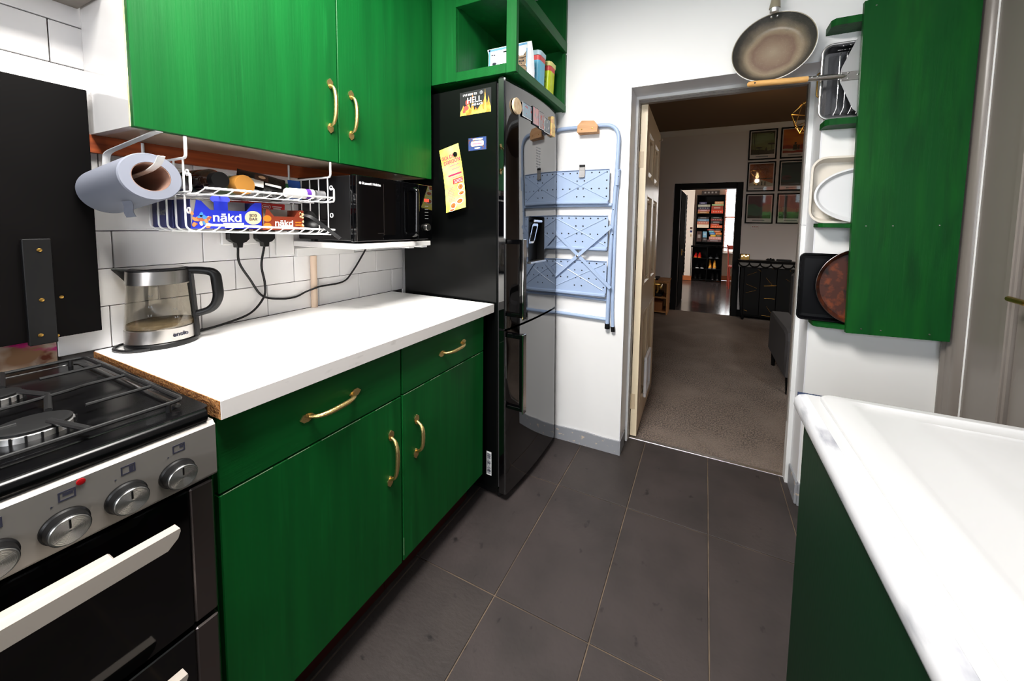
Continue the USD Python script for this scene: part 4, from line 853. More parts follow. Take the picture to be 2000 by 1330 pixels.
# magnets on the front (the door bows out a little)
def fxm(y): return .651 + .013 * (1 - ((y - 1.241) / .264) ** 2)
MG = 'souvenir magnets along the top of the fridge door'
solo('fridge_magnet', lathe([(.034, 0), (.0345, .002), (.0345, .009), (.0335, .010), (0, .010)], (fxm(1.055) + .0005, 1.050, 1.752), 40, (1, 0, 0)), m['wood_disc'], 'round slice of pale wood stuck to the fridge door top', 'magnet', MG, tf=FT)
for y0_, y1_, z0_, z1_, mt, lb in ((1.092, 1.176, 1.722, 1.786, 'magnet_beach', 'blue seaside picture magnet next to the round wooden magnet'), (1.184, 1.244, 1.712, 1.794, 'magnet_pink', 'tall pink picture magnet on the fridge door'), (1.248, 1.300, 1.708, 1.790, 'magnet_grey', 'grey picture magnet with red print on the fridge door'), (1.304, 1.372, 1.704, 1.776, 'magnet_town', 'dark town view magnet on the fridge door')):
    x_ = fxm((y0_ + y1_) / 2) + .0008; t = thing('fridge_magnet', lb, 'magnet', (x_, y0_, z0_), MG, tf=FT)
    P(t, 'plate', bx(x_, x_ + .004, y0_, y1_, z0_, z1_, .0006), m['black_plastic']); P(t, 'picture', bx(x_ + .004, x_ + .0047, y0_ + .003, y1_ - .002, z0_ + .003, z1_ - .003), m[mt])
    P(t, 'border', [bx(x_ + .004, x_ + .0046, y0_ + .0003, y0_ + .003, z0_, z1_), bx(x_ + .004, x_ + .0046, y0_, y1_, z0_, z0_ + .003)], m['print_white'] if mt != 'magnet_pink' else m['navy_strip'])
bo = Polygon([(1.385, 1.706), (1.422, 1.706), (1.422, 1.755), (1.412, 1.772), (1.412, 1.80), (1.395, 1.80), (1.395, 1.772), (1.385, 1.755)]).buffer(.003)
solo('fridge_magnet', prism(bo, 'x', fxm(1.403) + .001, fxm(1.403) + .013), m['magnet_bottle'], 'yellow bottle-shaped magnet at the far end of the row', 'magnet', MG, tf=FT)

# ================================================================== GREEN SHELF UNIT ABOVE THE FRIDGE
su = thing('shelf_unit', 'open green shelf unit above the fridge freezer', 'shelf unit', (.35, 1.25, 1.866))
UY0, UY1, UX = .9725, 1.5435, .690
P(su, 'front_panel', bx(.0015, .388, UY0 + .001, UY0 + .014, 1.868, 2.49), m['green_paint'], 'flat green filler panel')
P(su, 'inner_side', bx(.376, .3895, UY0 + .0145, UY1, 1.886, 2.49), m['green_paint'])
P(su, 'bottom_board', bx(.0015, UX - .021, UY0 + .0215, UY1, 1.869, 1.885), m['green_paint'])
P(su, 'back_board', bx(.39, UX - .021, UY1 - .012, UY1, 1.885, 2.49), m['green_paint'])
P(su, 'shelf_board', bx(.39, UX - .021, UY0 + .0215, UY1 - .012, 2.190, 2.206), m['green_paint'])
for z0_, z1_ in ((1.866, 1.905), (2.180, 2.236)):
    P(su, 'front_rail', bx(.3885, .6425, UY0, UY0 + .021, z0_, z1_, .001), m['green_paint_across'])
    P(su, 'side_rail', bx(UX - .0205, UX, UY0 + .0215, UY1, z0_ - .002, z1_ - .004, .001), m['green_paint_across'])
P(su, 'stile', bx(.643, UX, UY0, UY0 + .021, 1.8655, 2.49, .0012), m['green_paint'])
P(su, 'stile', bx(UX - .0205, UX - .001, UY1 - .022, UY1, 1.9025, 2.17, .0012), m['green_paint']); P(su, 'stile', bx(UX - .0205, UX - .001, UY1 - .022, UY1, 2.233, 2.49, .0012), m['green_paint'])

cb = thing('cat_treat_bag', 'white and blue cat bag with a tabby cat picture on the green shelf', 'bag', (.55, 1.2, 1.885))
def bagring(z, d): return np.array([[.432 + .0, 1.165, z], [.642, 1.165, z], [.662, 1.165 + d * .5, z], [.642, 1.165 + d, z], [.432, 1.165 + d, z], [.424, 1.165 + d * .5, z]])
P(cb, 'bag', outward(loft([bagring(1.8855, .07), bagring(1.95, .075), bagring(2.02, .055), bagring(2.062, .02), bagring(2.078, .004)])), m['bag_white'])
by = 1.1642
P(cb, 'blue_edge', [prism(sbox(.434, 1.89, .443, 2.074), 'y', by - .0004, by + .0006), prism(sbox(.434, 2.066, .640, 2.074), 'y', by - .0004, by + .0006)], m['bag_blue'])
P(cb, 'hang_slot', prism(unary_union([rrect(.515, .562, 2.050, 2.056, .003), Point(.538, 2.056).buffer(.006)]), 'y', by - .0004, by + .0006), m['black_plastic'])
P(cb, 'printed_bottle', prism(unary_union([rrect(.452, .502, 1.90, 1.985, .012), rrect(.462, .492, 1.975, 2.0, .004)]), 'y', by - .0005, by + .0006), m['bottle_blue'], 'printed blue bottle')
P(cb, 'logo', [prism(ellipse(.466, 2.006, .011, .0055), 'y', by - .0007, by + .0006), prism(unary_union([sbox(.450, 2.045, .460, 2.049), sbox(.463, 2.044, .470, 2.048)]), 'y', by - .0005, by + .0006)], m['ink_dark'])
catp = unary_union([ellipse(.612, 1.935, .034, .05), ellipse(.612, 1.993, .024, .027), Polygon([(.590, 2.003), (.586, 2.038), (.606, 2.016)]), Polygon([(.634, 2.003), (.638, 2.038), (.618, 2.016)])]).intersection(sbox(.56, 1.887, .64, 2.05))
P(cb, 'printed_cat', prism(catp, 'y', by - .0005, by + .0006), m['tabby'], 'printed sitting tabby cat')
P(cb, 'printed_cat', prism(unary_union([ellipse(.603, 1.996, .004, .004), ellipse(.621, 1.996, .004, .004), ellipse(.612, 1.985, .003, .002)]), 'y', by - .0008, by + .0002), m['ink_dark'])
P(cb, 'blue_side', prism(sbox(.638, 1.90, .6415, 2.05), 'y', by - .0004, by + .0006), m['bag_blue'])
def tub(lb, x0, x1, y0, y1, zt_, a, b, lean):
    t = thing('treat_tub', lb, 'tub', ((x0 + x1) / 2, y0, 1.885), tf=rotm((0, 1, 0), lean, (x1, y0, 1.8855)))
    P(t, 'body', prism(rrect(x0, x1, y0, y1, .016), 'z', 1.8858, zt_ - .05), m[a]); P(t, 'red_band', prism(rrect(x0, x1, y0, y1, .016), 'z', zt_ - .05, zt_ - .026), m['tub_red'], 'red band')
    P(t, 'lid', outward(loft([np.array([[x, y, z] for x, y in list(rrect(x0 - e, x1 + e, y0 - e, y1 + e, .018).exterior.coords)[:-1]]) for e, z in ((.002, zt_ - .026), (.003, zt_ - .022), (.003, zt_ - .005), (-.004, zt_))])), m[b], 'pale lid')
    P(t, 'paw_patch', prism(sbox(x1 - .05, 1.905, x1 - .012, 1.93), 'y', y0 - .0006, y0 + .0003), m['print_white'])
    for k in range(7): P(t, 'text_line', prism(sbox(x0 + .02, 1.96 + .008 * k, x1 - .02 - .005 * (k % 3), 1.9625 + .008 * k), 'y', y0 - .0005, y0 + .0003), m['print_grey'])
tub('blue treat tub with red band beside the cat bag', .548, .642, 1.285, 1.362, 2.098, 'tub_blue', 'tub_lid', 2)
tub('yellow-green treat tub with red band at the far end of the green shelf', .555, .645, 1.402, 1.476, 2.092, 'tub_yellow', 'tub_lid_yellow', 3)

# ================================================================== STEP LADDER ON THE END WALL
LY = 1.527
la = thing('step_ladder', 'folded pale blue step ladder hanging on the end wall by the fridge', 'step ladder', (.8, LY, .69))
lc = .797
def lad(name, pts, r, rad=.06, label=None): return P(la, name, tube(roundpath(pts, rad, 8), r, 12), m['ladder_blue'], label)
lad('front_frame', [(.962, LY, .716), (.966, LY, 1.10), (.982, LY - .002, 1.40), (.991, LY - .003, 1.58), (.994, LY, 1.77), (lc, LY + .004, 1.772), (2 * lc - .994, LY, 1.77), (2 * lc - .991, LY - .003, 1.58), (2 * lc - .982, LY - .002, 1.40), (2 * lc - .966, LY, 1.10), (2 * lc - .962, LY, .716)], .0105, .085)
for s in (1, -1):
    def X(x): return lc + s * (x - lc)
    lad('rear_leg', [(X(.991), LY + .007, .70), (X(.985), LY + .008, .80), (X(.986), LY + .008, 1.35), (X(.999), LY + .008, 1.54)], .0085)
    P(la, 'rubber_foot', cyl((X(.962), LY, .694), (X(.962), LY, .722), .0135), m['black_plastic'], 'black rubber foot'); P(la, 'rubber_foot', cyl((X(.993), LY + .006, .680), (X(.991), LY + .006, .706), .0110), m['black_plastic'], 'black rubber foot')
    P(la, 'sleeve', tube([(X(.990), LY - .002, 1.455), (X(.9925), LY - .002, 1.535)], .014, 12), m['ladder_blue'])
    for zz in (1.50, 1.525, 1.33, .92, 1.2): P(la, 'rivet', sph((X(.999 if zz > 1.4 else .978), LY - .010, zz), .0035, 1), m['black_plastic'])
def tread(zb, zt_, yo):
    x0, x1 = lc - .157, lc + .157; cz = (zb + zt_) / 2; y = LY - .016 + yo
    holes = []
    nx = 8
    for i in range(nx):
        xx = x0 + .014 + (x1 - x0 - .028) * i / (nx - 1)
        for j, zz in enumerate((zt_ - .016, zt_ - .058, zt_ - .100, zt_ - .142)):
            if (j in (1, 3)) and i not in (0, 3, 4, 7): continue
            if j == 2 and i in (3, 4): xx2 = xx + (.006 if i == 3 else -.006)
            else: xx2 = xx
            holes.append((xx2, zz))
    pl = rrect(x0, x1, zb, zt_, .010).difference(unary_union([Point(h).buffer(.0042, 3) for h in holes]))
    tr = P(la, 'tread', [prism(pl, 'y', y, y + .003), bx(x0, x1, y - .006, y + .003, zt_ - .003, zt_, .001), bx(x0 + .004, x1 - .002, y - .008, y + .012, zb - .017, zb + .002, .005)], m['ladder_blue'], 'perforated pale blue tread')
    P(tr, 'tread_back', bx(x0 + .004, x1 - .004, y + .0032, y + .0042, zb + .004, zt_ - .004), m['dark_gap'], 'dark back of the tread')
    for q in (1, -1): P(tr, 'pressed_rib', tube([(lc - .14, y + .0005, cz + q * .070), (lc + .14, y + .0005, cz - q * .070)], .0035, 6), m['ladder_blue'])
tread(1.375, 1.541, .001); tread(1.128, 1.299, -.001); tread(.882, 1.059, -.003)
for zz, yo, r in ((1.352, .002, .0095), (.853, .004, .007), (.748, .006, .0095)):
    lad('cross_tube', [(lc - .170, LY + yo, zz), (lc + .170, LY + yo, zz + (-.006 if zz < 1 else .003))], r, 0.01)
for q in (1, -1): P(la, 'scissor_brace', ribbon([(lc - q * .182, LY - .028 - .003 * q, .918), (lc + q * .178, LY - .028 - .003 * q, 1.243)], (1, 0, -q), .018, .003), m['ladder_blue'])
P(la, 'pivot', lathe([(.006, 0), (.006, .006), (0, .008)], (lc - .002, LY - .034, 1.08), 14, (0, -1, 0)), m['steel'], 'steel pivot rivet')
P(la, 'latch', [bx(.788, .822, LY - .021, LY - .017, 1.502, 1.556, .001), bx(.789, .821, LY - .028, LY - .0165, 1.500, 1.508, .001)], m['steel'], 'steel catch'); P(la, 'latch_tab', bx(.789, .821, LY - .023, LY - .015, 1.556, 1.568, .002), m['black_plastic'])
hk = thing('wall_hook', 'wooden block screwed to the wall that holds the ladder top', 'hook', (.83, LY, 1.73))
P(hk, 'block', [prism(Polygon([(.774, 1.737), (.884, 1.732), (.886, 1.766), (.866, 1.791), (.800, 1.797), (.776, 1.772)]), 'y', LY - .030, LY - .013), bx(.775, .885, LY - .0125, 1.5435, 1.7325, 1.751, .001)], m['wood_block'])
for xx in (.80, .858): P(hk, 'screw', lathe([(.004, 0), (.003, .0015), (0, .0018)], (xx, LY - .030, 1.752), 12, (0, -1, 0)), m['brass_dark'], 'brass screw')

# ================================================================== RIGHT OF THE DOORWAY
tk = thing('tray_rack', 'green wooden tray rack on the end wall right of the doorway', 'tray rack', (2.1, 1.5, .83))
P(tk, 'front_board', prism(Polygon([(1.953, .834), (2.256, .842), (2.258, 2.16), (1.934, 2.112)]), 'y', 1.441, 1.459), m['green_board_shaded'], 'broad green front board')
for z0_, z1_, x0 in ((2.049, 2.076, 1.842), (1.664, 1.6885, 1.843), (1.2545, 1.2705, 1.845), (.842, .8585, 1.850)):
    P(tk, 'shelf_board', prism(Polygon([(x0 + .012, 1.4595), (2.252, 1.4595), (2.252, 1.5435), (x0, 1.5435), (x0, 1.475)]), 'z', z0_, z1_), m['green_board_shaded'])
for xx, zz in ((2.0, .856), (2.06, .858), (2.2, .862), (1.99, 1.262), (2.07, 1.264), (2.2, 1.268), (1.97, 2.09)): P(tk, 'screw', lathe([(.003, 0), (.002, .0012), (0, .0014)], (xx, 1.441, zz), 10, (0, -1, 0)), m['steel'], 'screw head')
def tray(par, name, mat, x0, x1, z0_, z1_, r, yf, depth, rim, taper, label=None, k=8):
    """dish standing on edge, open towards -y"""
    def ring(e, y): return np.array([[x, y, z] for x, z in list(rrect(x0 + e, x1 - e, z0_ + e, z1_ - e, max(r - e, .006), k).exterior.coords)[:-1]])
    R = [ring(.001, yf + .003), ring(0, yf), ring(rim, yf), ring(rim + taper, yf + depth), ring(rim + taper + .012, yf + depth + .001)]
    B = [ring(rim + taper + .010, yf + depth + .004), ring(rim + taper - .003, yf + depth + .003), ring(rim - .003, yf + .004), ring(.001, yf + .003)]
    return P(par, name, outward(loft(R, (False, True))) if False else outward(loft(R + B[:0] + [ring(rim + taper + .012, yf + depth + .001)], (False, True))), mat, label), P(par, name + '_back', loft(B, (True, False)), mat)
rt = thing('roasting_tin', 'steel roasting tin with wire rack standing on the upper tray shelf', 'roasting tin', (2.0, 1.5, 1.69))
tray(rt, 'tin', m['tin_steel'], 1.821, 2.20, 1.692, 1.988, .036, 1.482, .042, .010, .010)
P(rt, 'rim', tube(np.array([[x, 1.4815, z] for x, z in list(rrect(1.823, 2.198, 1.694, 1.986, .034, 6).exterior.coords)[:-1]]), .0045, 8, True), m['aluminium'], 'rolled rim')
P(rt, 'handle', tube(roundpath([(1.824, 1.492, 1.885), (1.812, 1.488, 1.880), (1.813, 1.488, 1.790), (1.825, 1.492, 1.785)], .01), .0028, 8), m['brass_dark'], 'folding wire handle')
rk = 'rack_wire'
for xx in (1.882, 1.905, 1.93, 1.955, 1.98, 2.005): P(rt, rk, tube(roundpath([(xx - .008, 1.496, 1.71), (xx, 1.487, 1.735), (xx, 1.487, 1.948), (xx + .012, 1.496, 1.968)], .01), .0020, 6), m['chrome'])
for zz in (1.712, 1.966): P(rt, rk, tube([(1.875, 1.496, zz), (2.1, 1.496, zz)], .002, 6), m['chrome'])
pz = thing('pizza_peel', 'aluminium pizza peel with wooden handle lying across the tray rack', 'pizza peel', (1.75, 1.465, 1.85))
blade = Polygon([(1.884, 1.872), (1.886, 1.884), (1.93, 1.992), (1.945, 2.006), (1.97, 2.010), (2.21, 2.010), (2.21, 1.706), (1.968, 1.706), (1.945, 1.708), (1.93, 1.722), (1.884, 1.830), (1.882, 1.842)]).buffer(.003).buffer(-.001)
P(pz, 'blade', prism(blade, 'y', 1.4655, 1.4675), m['aluminium'])
P(pz, 'handle', tube([(1.5535, 1.414, 1.8475), (1.5575, 1.414, 1.8475), (1.5675, 1.415, 1.8475), (1.68, 1.429, 1.848), (1.769, 1.441, 1.8485)], [.004, .0095, .0118, .0122, .0115], 16), m['handle_wood'], 'turned wooden handle')
P(pz, 'handle_hole', cyl((1.581, 1.4035, 1.8475), (1.581, 1.4075, 1.8475), .003, n=12), m['dark_gap'])
P(pz, 'socket', [tube([(1.767, 1.441, 1.8485), (1.79, 1.444, 1.849), (1.85, 1.454, 1.850), (1.885, 1.4615, 1.850), (1.90, 1.4635, 1.850)], [.0115, .0105, .011, .008, .003], 14), bx(1.885, 1.955, 1.462, 1.4655, 1.832, 1.866, .001)], m['steel'], 'steel socket')
for xx, zz, yy in ((1.783, 1.851, 1.432), (1.800, 1.851, 1.435), (1.905, 1.861, 1.4618), (1.905, 1.840, 1.4618), (1.935, 1.851, 1.4618)): P(pz, 'rivet', sph((xx, yy, zz), .0035, 1), m['aluminium'])
d1 = thing('oven_dish', 'cream rectangular oven dish standing on the middle tray shelf', 'dish', (2.0, 1.5, 1.27))
tray(d1, 'dish', m['dish_cream'], 1.812, 2.20, 1.2725, 1.545, .055, 1.489, .040, .008, .012)
d2 = thing('oval_dish', 'white oval dish standing in front of the cream oven dish', 'dish', (2.0, 1.48, 1.27))
def ering(a, b, y, cx=1.998, cz=1.3845): t = np.arange(64) * 2 * pi / 64; return np.c_[cx + a * np.cos(t), np.full(64, y), cz + b * np.sin(t)]
P(d2, 'dish', outward(loft([ering(.168, .104, 1.482), ering(.176, .112, 1.4655), ering(.169, .1055, 1.4645), ering(.158, .094, 1.478), ering(.15, .086, 1.480)], (True, True))), m['dish_white'])
bt_ = thing('baking_tray', 'black square baking tray standing on the lowest tray shelf', 'baking tray', (1.95, 1.5, .86))
tray(bt_, 'tray', m['black_tray'], 1.793, 2.08, .8605, 1.146, .022, 1.492, .022, .006, .006)
P(bt_, 'pressed_rim', tube(np.array([[x, 1.4915, z] for x, z in list(rrect(1.795, 2.078, .8625, 1.144, .02, 5).exterior.coords)[:-1]]), .002, 6, True), m['black_tray'])
rp = thing('round_tin', 'round rusty brown baking tin leaning in front of the black tray', 'baking tin', (2.01, 1.48, .86))
P(rp, 'tin', lathe([(0, .0), (.140, .0), (.143, -.004), (.1555, -.018), (.1575, -.018), (.146, .004), (0, .004)], (2.006, 1.483, 1.0165), 64, (0, 1, 0)), m['rust_pan'])
P(rp, 'rim', tube(np.c_[2.006 + .1565 * np.cos(np.linspace(0, 2 * pi, 73)[:-1]), np.full(72, 1.4645), 1.0165 + .1565 * np.sin(np.linspace(0, 2 * pi, 73)[:-1])], .0014, 6, True), m['steel_dark'])

# ---- frying pan hanging over the doorway
az, el = -.197, .203
pn = np.array([math.cos(el) * math.sin(az), -math.cos(el) * math.cos(az), math.sin(el)]); pc_ = np.array([1.6434, 1.470, 2.0123])
MATS['pan_inside'] = usdkit.material(stage, '/World/Looks/pan_inside', {
    'g': ('geometry', {}), 'd': ('vector_math', dict(math_type='distance', vector2=tuple(pc_ - pn * .04))), 'n': ('noise_texture', dict(scale=16.0, detail=3)), 'nn': ('math', dict(math_type='multiply_add', value2=.035, value3=-.0175)), 'ad': ('math', dict(math_type='add')),
    'mr': ('map_range', dict(from_min=0.0, from_max=.16, to_min=0.0, to_max=1.0)), 'r': ('rgb_ramp', dict(ramp=[(0, lin((150, 134, 114))), (.28, lin((132, 112, 94))), (.48, lin((116, 92, 78))), (.62, lin((140, 124, 102))), (.74, lin((112, 102, 88))), (.86, lin((58, 56, 52))), (1, lin((44, 43, 42)))])),
    'sn': ('noise_texture', dict(scale=420.0, detail=2)), 'sr': ('rgb_ramp', dict(ramp=[(.66, (0, 0, 0)), (.70, (1, 1, 1))])), 'x': ('mix_color', dict(b=lin((176, 168, 148)))), 'p': ('principled_bsdf', dict(roughness=.42))},
    [('g.position', 'd.vector1'), ('g.position', 'n.vector'), ('g.position', 'sn.vector'), ('n.fac', 'nn.value1'), ('d.value', 'ad.value1'), ('nn.value', 'ad.value2'), ('ad.value', 'mr.value'), ('mr.result', 'r.fac'), ('r.color', 'x.a'), ('sn.fac', 'sr.fac'), ('sr.color', 'x.fac'), ('x.result', 'p.base_color')], surface='p.BSDF')
fp = thing('frying_pan', 'worn stone-coated frying pan hanging above the doorway', 'frying pan', pc_)
P(fp, 'cooking_surface', lathe([(0, -.044), (.098, -.044), (.108, -.0425), (.116, -.038), (.150, -.001)], pc_, 72, pn), m['pan_inside'], 'speckled coating worn brown in the middle')
P(fp, 'outer', lathe([(.1505, -.001), (.1535, 0), (.1545, -.002), (.120, -.042), (.110, -.0485), (0, -.049)], pc_, 72, pn), m['pan_outer'], 'taupe outside')
P(fp, 'rim', tube(np.array([pc_ + .1545 * (math.cos(a) * frame_of(pn)[0] + math.sin(a) * frame_of(pn)[1]) for a in np.arange(72) * 2 * pi / 72]), .0016, 6, True), m['white_frame'], 'pale rim line')
hb, hv = np.array([1.6435, 1.472, 2.155]), np.array([.012, .01, .19])
side = np.cross(hv / np.linalg.norm(hv), pn); side /= np.linalg.norm(side); hnn = np.cross(side, hv / np.linalg.norm(hv))
def hring(t, w, d): c = hb + hv * t; return np.array([c + side * w * math.cos(a) + hnn * d * math.sin(a) for a in np.arange(20) * 2 * pi / 20])
P(fp, 'handle', outward(loft([hring(.06, .021, .014), hring(.12, .020, .013), hring(.35, .014, .011), hring(.7, .014, .010), hring(1, .012, .009)])), m['pan_outer'], 'taupe handle')
P(fp, 'ferrule', outward(loft([hring(-.02, .017, .009), hring(.065, .018, .012)])), m['aluminium'], 'silver ferrule')
for q in (-.011, .011):
    P(fp, 'rivet', sph(pc_ + np.array([0, 0, 1]) * .130 - pn * .018 + side * q + np.array([.0, 0, .002]), .0045, 1), m['aluminium'], 'rivet')
# ---- right-hand worktop, sink and base cabinet
rw = thing('worktop', 'white marble-edged worktop along the right-hand wall', 'worktop', (1.95, -.8, .862))
WX0, WY1 = 1.606, .531
prof = Polygon([(WX0 + .016, .864), (WX0 + .004, .868), (WX0, .878), (WX0 + .001, .891), (WX0 + .008, .9), (WX0 + .02, .9035), (2.284, .9035), (2.284, .864)])
P(rw, 'front_edge', prism(prof.intersection(sbox(0, 0, WX0 + .021, 2)), 'y', -1.95, WY1), m['marble_edge'], 'marbled rolled front edge')
P(rw, 'slab', prism(prof.intersection(sbox(WX0 + .0211, 0, 3, 2)), 'y', -1.95, WY1), m['sink_white'])
P(rw, 'end_strip', bx(WX0 + .006, 2.283, WY1 + .0002, WY1 + .003, .866, .9045), m['navy_strip'], 'dark end strip')
sk_ = thing('sink', 'white moulded sink drainer let into the right-hand worktop', 'sink', (1.95, -.2, .904))
sx0, sx1, sy0, sy1 = 1.645, 2.24, -1.35, .527
def sr(e, z, ey=None): ey = e if ey is None else ey; return np.array([[x, y, z] for x, y in list(rrect(sx0 + e, sx1 - e, sy0 + ey, sy1 - ey * .35, .02, 5).exterior.coords)[:-1]])
P(sk_, 'drainer', outward(loft([sr(0, .9037), sr(0, .909), sr(.004, .9115), sr(.042, .912), sr(.052, .9125), sr(.062, .9075), sr(.125, .9070), sr(.135, .9085), sr(.15, .9045)], (True, True))), m['sink_white'])
bc = thing('base_cabinet', 'green base cabinet under the right-hand worktop, its shade put into the colour', 'cabinet', (1.95, -.7, 0))
P(bc, 'carcass', bx(1.642, 2.283, -1.9, .515, .12, .8635), m['green_shaded']); P(bc, 'plinth', bx(1.68, 2.283, -1.9, .50, .0005, .12), m['plinth_red'])
for y0_, y1_ in ((.017, .513), (-.483, .014), (-.983, -.486)): P(bc, 'door', bx(1.622, 1.6415, y0_, y1_, .12, .8625, .002), m['green_shaded'])
P(bc, 'paint_chip', [bx(1.6213, 1.6222, yy, yy + l_, .854 - .002 * k, .860) for k, (yy, l_) in enumerate(((.16, .03), (.09, .05), (.30, .008), (.34, .012)))], m['cream_edge'], 'pale chipped paint')

# ================================================================== CREAM DOOR INTO THE LOUNGE
DA = math.degrees(math.atan2(-.022, .76))
dt = rotm((0, 0, 1), -DA * -1 if False else 1.2, (1.066, 1.742, 0))
cd_ = thing('panel_door', 'cream six-panel door standing open into the lounge', 'door', (1.08, 1.742, 0), tf=dt)
LX0, LX1, LY0, LY1 = 1.0665, 1.1015, 1.742, 2.50
# leaf: stiles and rails with sunk panels, as boxes
st, zr = .105, [(0.012, .155), (.72, .90), (1.43, 1.53), (1.80, 1.925)]
ym = (LY0 + LY1) / 2
core = [bx(LX0, LX1, LY0, LY0 + st, .012, 1.925), bx(LX0, LX1, LY1 - st, LY1, .012, 1.925), bx(LX0, LX1, ym - .045, ym + .045, .15, 1.81)]
for a, b in zr: core.append(bx(LX0, LX1, LY0 + st, LY1 - st, a, b))
P(cd_, 'leaf', core, m['cream_door'])
P(cd_, 'hinge_edge', bx(LX0 - .0004, LX1 + .0003, LY0 - .001, LY0 + .0008, .012, 1.925), m['cream_door_edge'], 'pale door edge')
for (a, b) in ((.155, .72), (.90, 1.43), (1.53, 1.80)):
    for y0_, y1_ in ((LY0 + st, ym - .045), (ym + .045, LY1 - st)):
        def pr_(e, x): return np.array([[x, y0_ + e, a + e], [x, y1_ - e, a + e], [x, y1_ - e, b - e], [x, y0_ + e, b - e]])
        P(cd_, 'panel', outward(loft([pr_(-.004, LX0 + .008), pr_(-.004, LX1 + .001), pr_(.006, LX1 + .001), pr_(.014, LX1 - .009), pr_(.022, LX1 - .009), pr_(.042, LX1 - .002), pr_(.042, LX0 + .008)])), m['cream_door'], 'moulded sunk panel', smooth=False)
for zz in (1.62, .22): P(cd_, 'hinge', [bx(LX0 - .010, LX0 + .022, LY0 - .0022, LY0 - .001, zz - .045, zz + .045), cyl((LX0 - .004, LY0 - .004, zz - .045), (LX0 - .004, LY0 - .004, zz + .045), .005, n=10)], m['cream_door'], 'painted hinge')
P(cd_, 'handle_plate', bx(LX1 + .0002, LX1 + .006, LY1 - .075, LY1 - .035, .72, .86, .002), m['brass_dark'], 'brass handle plate')
P(cd_, 'handle', tube(smoothline([(LX1 + .004, LY1 - .055, .815), (LX1 + .045, LY1 - .055, .815), (LX1 + .055, LY1 - .07, .815), (LX1 + .056, LY1 - .15, .81)], 5), .008, 10), m['brass_dark'], 'brass lever')
P(cd_, 'edge_latch', tube(smoothline([(LX1 - .01, LY1 + .002, .815), (LX1 + .01, LY1 + .03, .81), (LX1 + .02, LY1 + .032, .76), (LX1 + .01, LY1 + .030, .735)], 5), .006, 8), m['brass_dark'])
P(cd_, 'cat_flap', [bx(LX1 + .0005, LX1 + .018, ym - .125, ym + .11, .135, .16, .003), bx(LX1 + .0005, LX1 + .018, ym - .125, ym + .11, .375, .40, .003), bx(LX1 + .0005, LX1 + .018, ym - .125, ym - .10, .16, .375, .003), bx(LX1 + .0005, LX1 + .018, ym + .085, ym + .11, .16, .375, .003), bx(LX1 + .0005, LX1 + .006, ym - .10, ym + .085, .16, .375)], m['cat_flap'], 'white plastic cat flap')
P(cd_, 'coat_hook', tube(smoothline([(LX1, LY1 - .12, 1.86), (LX1 + .02, LY1 - .12, 1.86), (LX1 + .025, LY1 - .12, 1.872)], 4), .004, 6), m['chrome'])

# ================================================================== LOUNGE
FYp = 5.3985
def picture(label, x0, z0_, w, h, sky, layers, sun=None):
    t = thing('picture_frame', label, 'picture', (x0 + w / 2, FYp, z0_)); f = .016
    P(t, 'frame', [bx(x0, x0 + f, FYp - .018, FYp, z0_, z0_ + h), bx(x0 + w - f, x0 + w, FYp - .018, FYp, z0_, z0_ + h), bx(x0 + f, x0 + w - f, FYp - .018, FYp, z0_, z0_ + f), bx(x0 + f, x0 + w - f, FYp - .018, FYp, z0_ + h - f, z0_ + h)], m['black_paint'], 'black frame')
    P(t, 'mount', bx(x0 + f, x0 + w - f, FYp - .006, FYp - .002, z0_ + f, z0_ + h - f), m['lounge_wall'], 'pale mount')
    a0, a1, b0, b1 = x0 + f + .012, x0 + w - f - .012, z0_ + f + .055, z0_ + h - f - .012; W, Hh = a1 - a0, b1 - b0; fr_ = sbox(a0, b0, a1, b1)
    P(t, 'print', bx(a0, a1, FYp - .0072, FYp - .0062, b0, b1), sky, 'printed landscape')
    for k, (poly, mt) in enumerate(layers):
        pg = affinity.translate(affinity.scale(poly, W, Hh, origin=(0, 0)), a0, b0).intersection(fr_)
        if pg.area > 1e-7: P(t, 'print_shape', prism(pg, 'y', FYp - .0076 - .0004 * (k + 1), FYp - .0072), mt)
    P(t, 'caption_line', bx(a0 + W * .22, a1 - W * .25, FYp - .0068, FYp - .006, z0_ + f + .022, z0_ + f + .034), m['print_grey'])
    P(t, 'glazing', bx(x0 + f, x0 + w - f, FYp - .0145, FYp - .0135, z0_ + f, z0_ + h - f), m['picture_glass'])
M('art_green', (120, 138, 96), r=.7, var=((98, 104, 60), (2, 2, 14), .4, .6)); M('art_dark', (34, 36, 22), r=.7); M('art_orange', (206, 118, 34), r=.7, var=((176, 74, 30), (3, 2, 9), .4, .7))
M('art_red', (142, 44, 26), r=.7); M('art_rust', (120, 66, 40), r=.7, var=((176, 92, 44), (8, 2, 8), .45, .7)); M('art_teal', (22, 52, 58), r=.7, var=((30, 74, 70), (2, 2, 6), .4, .7)); M('art_pale', (170, 160, 140), r=.7); M('art_purple', (84, 50, 62), r=.7); M('art_forest', (46, 84, 66), r=.7, var=((60, 104, 80), (10, 2, 10), .4, .7))
def hill(h0, a, ph, n=24): xs = np.linspace(0, 1, n); return Polygon([(0, 0)] + [(x, h0 + a * math.sin(ph + 5 * x) + a * .5 * math.sin(ph * 2 + 13 * x)) for x in xs] + [(1, 0)])
trunk = unary_union([sbox(.03, 0, .06, 1), sbox(.12, .1, .145, 1), sbox(.19, .15, .205, 1), sbox(0, .93, 1, 1), Polygon([(.7, .86), (1, .95), (1, .6), (.95, .9)])])
tree1 = unary_union([ellipse(.35, .30, .14, .035), ellipse(.86, .45, .16, .04), sbox(.34, .1, .36, .3), sbox(.87, .1, .89, .45), Polygon([(.58, .12), (.65, .33), (.72, .12)])])
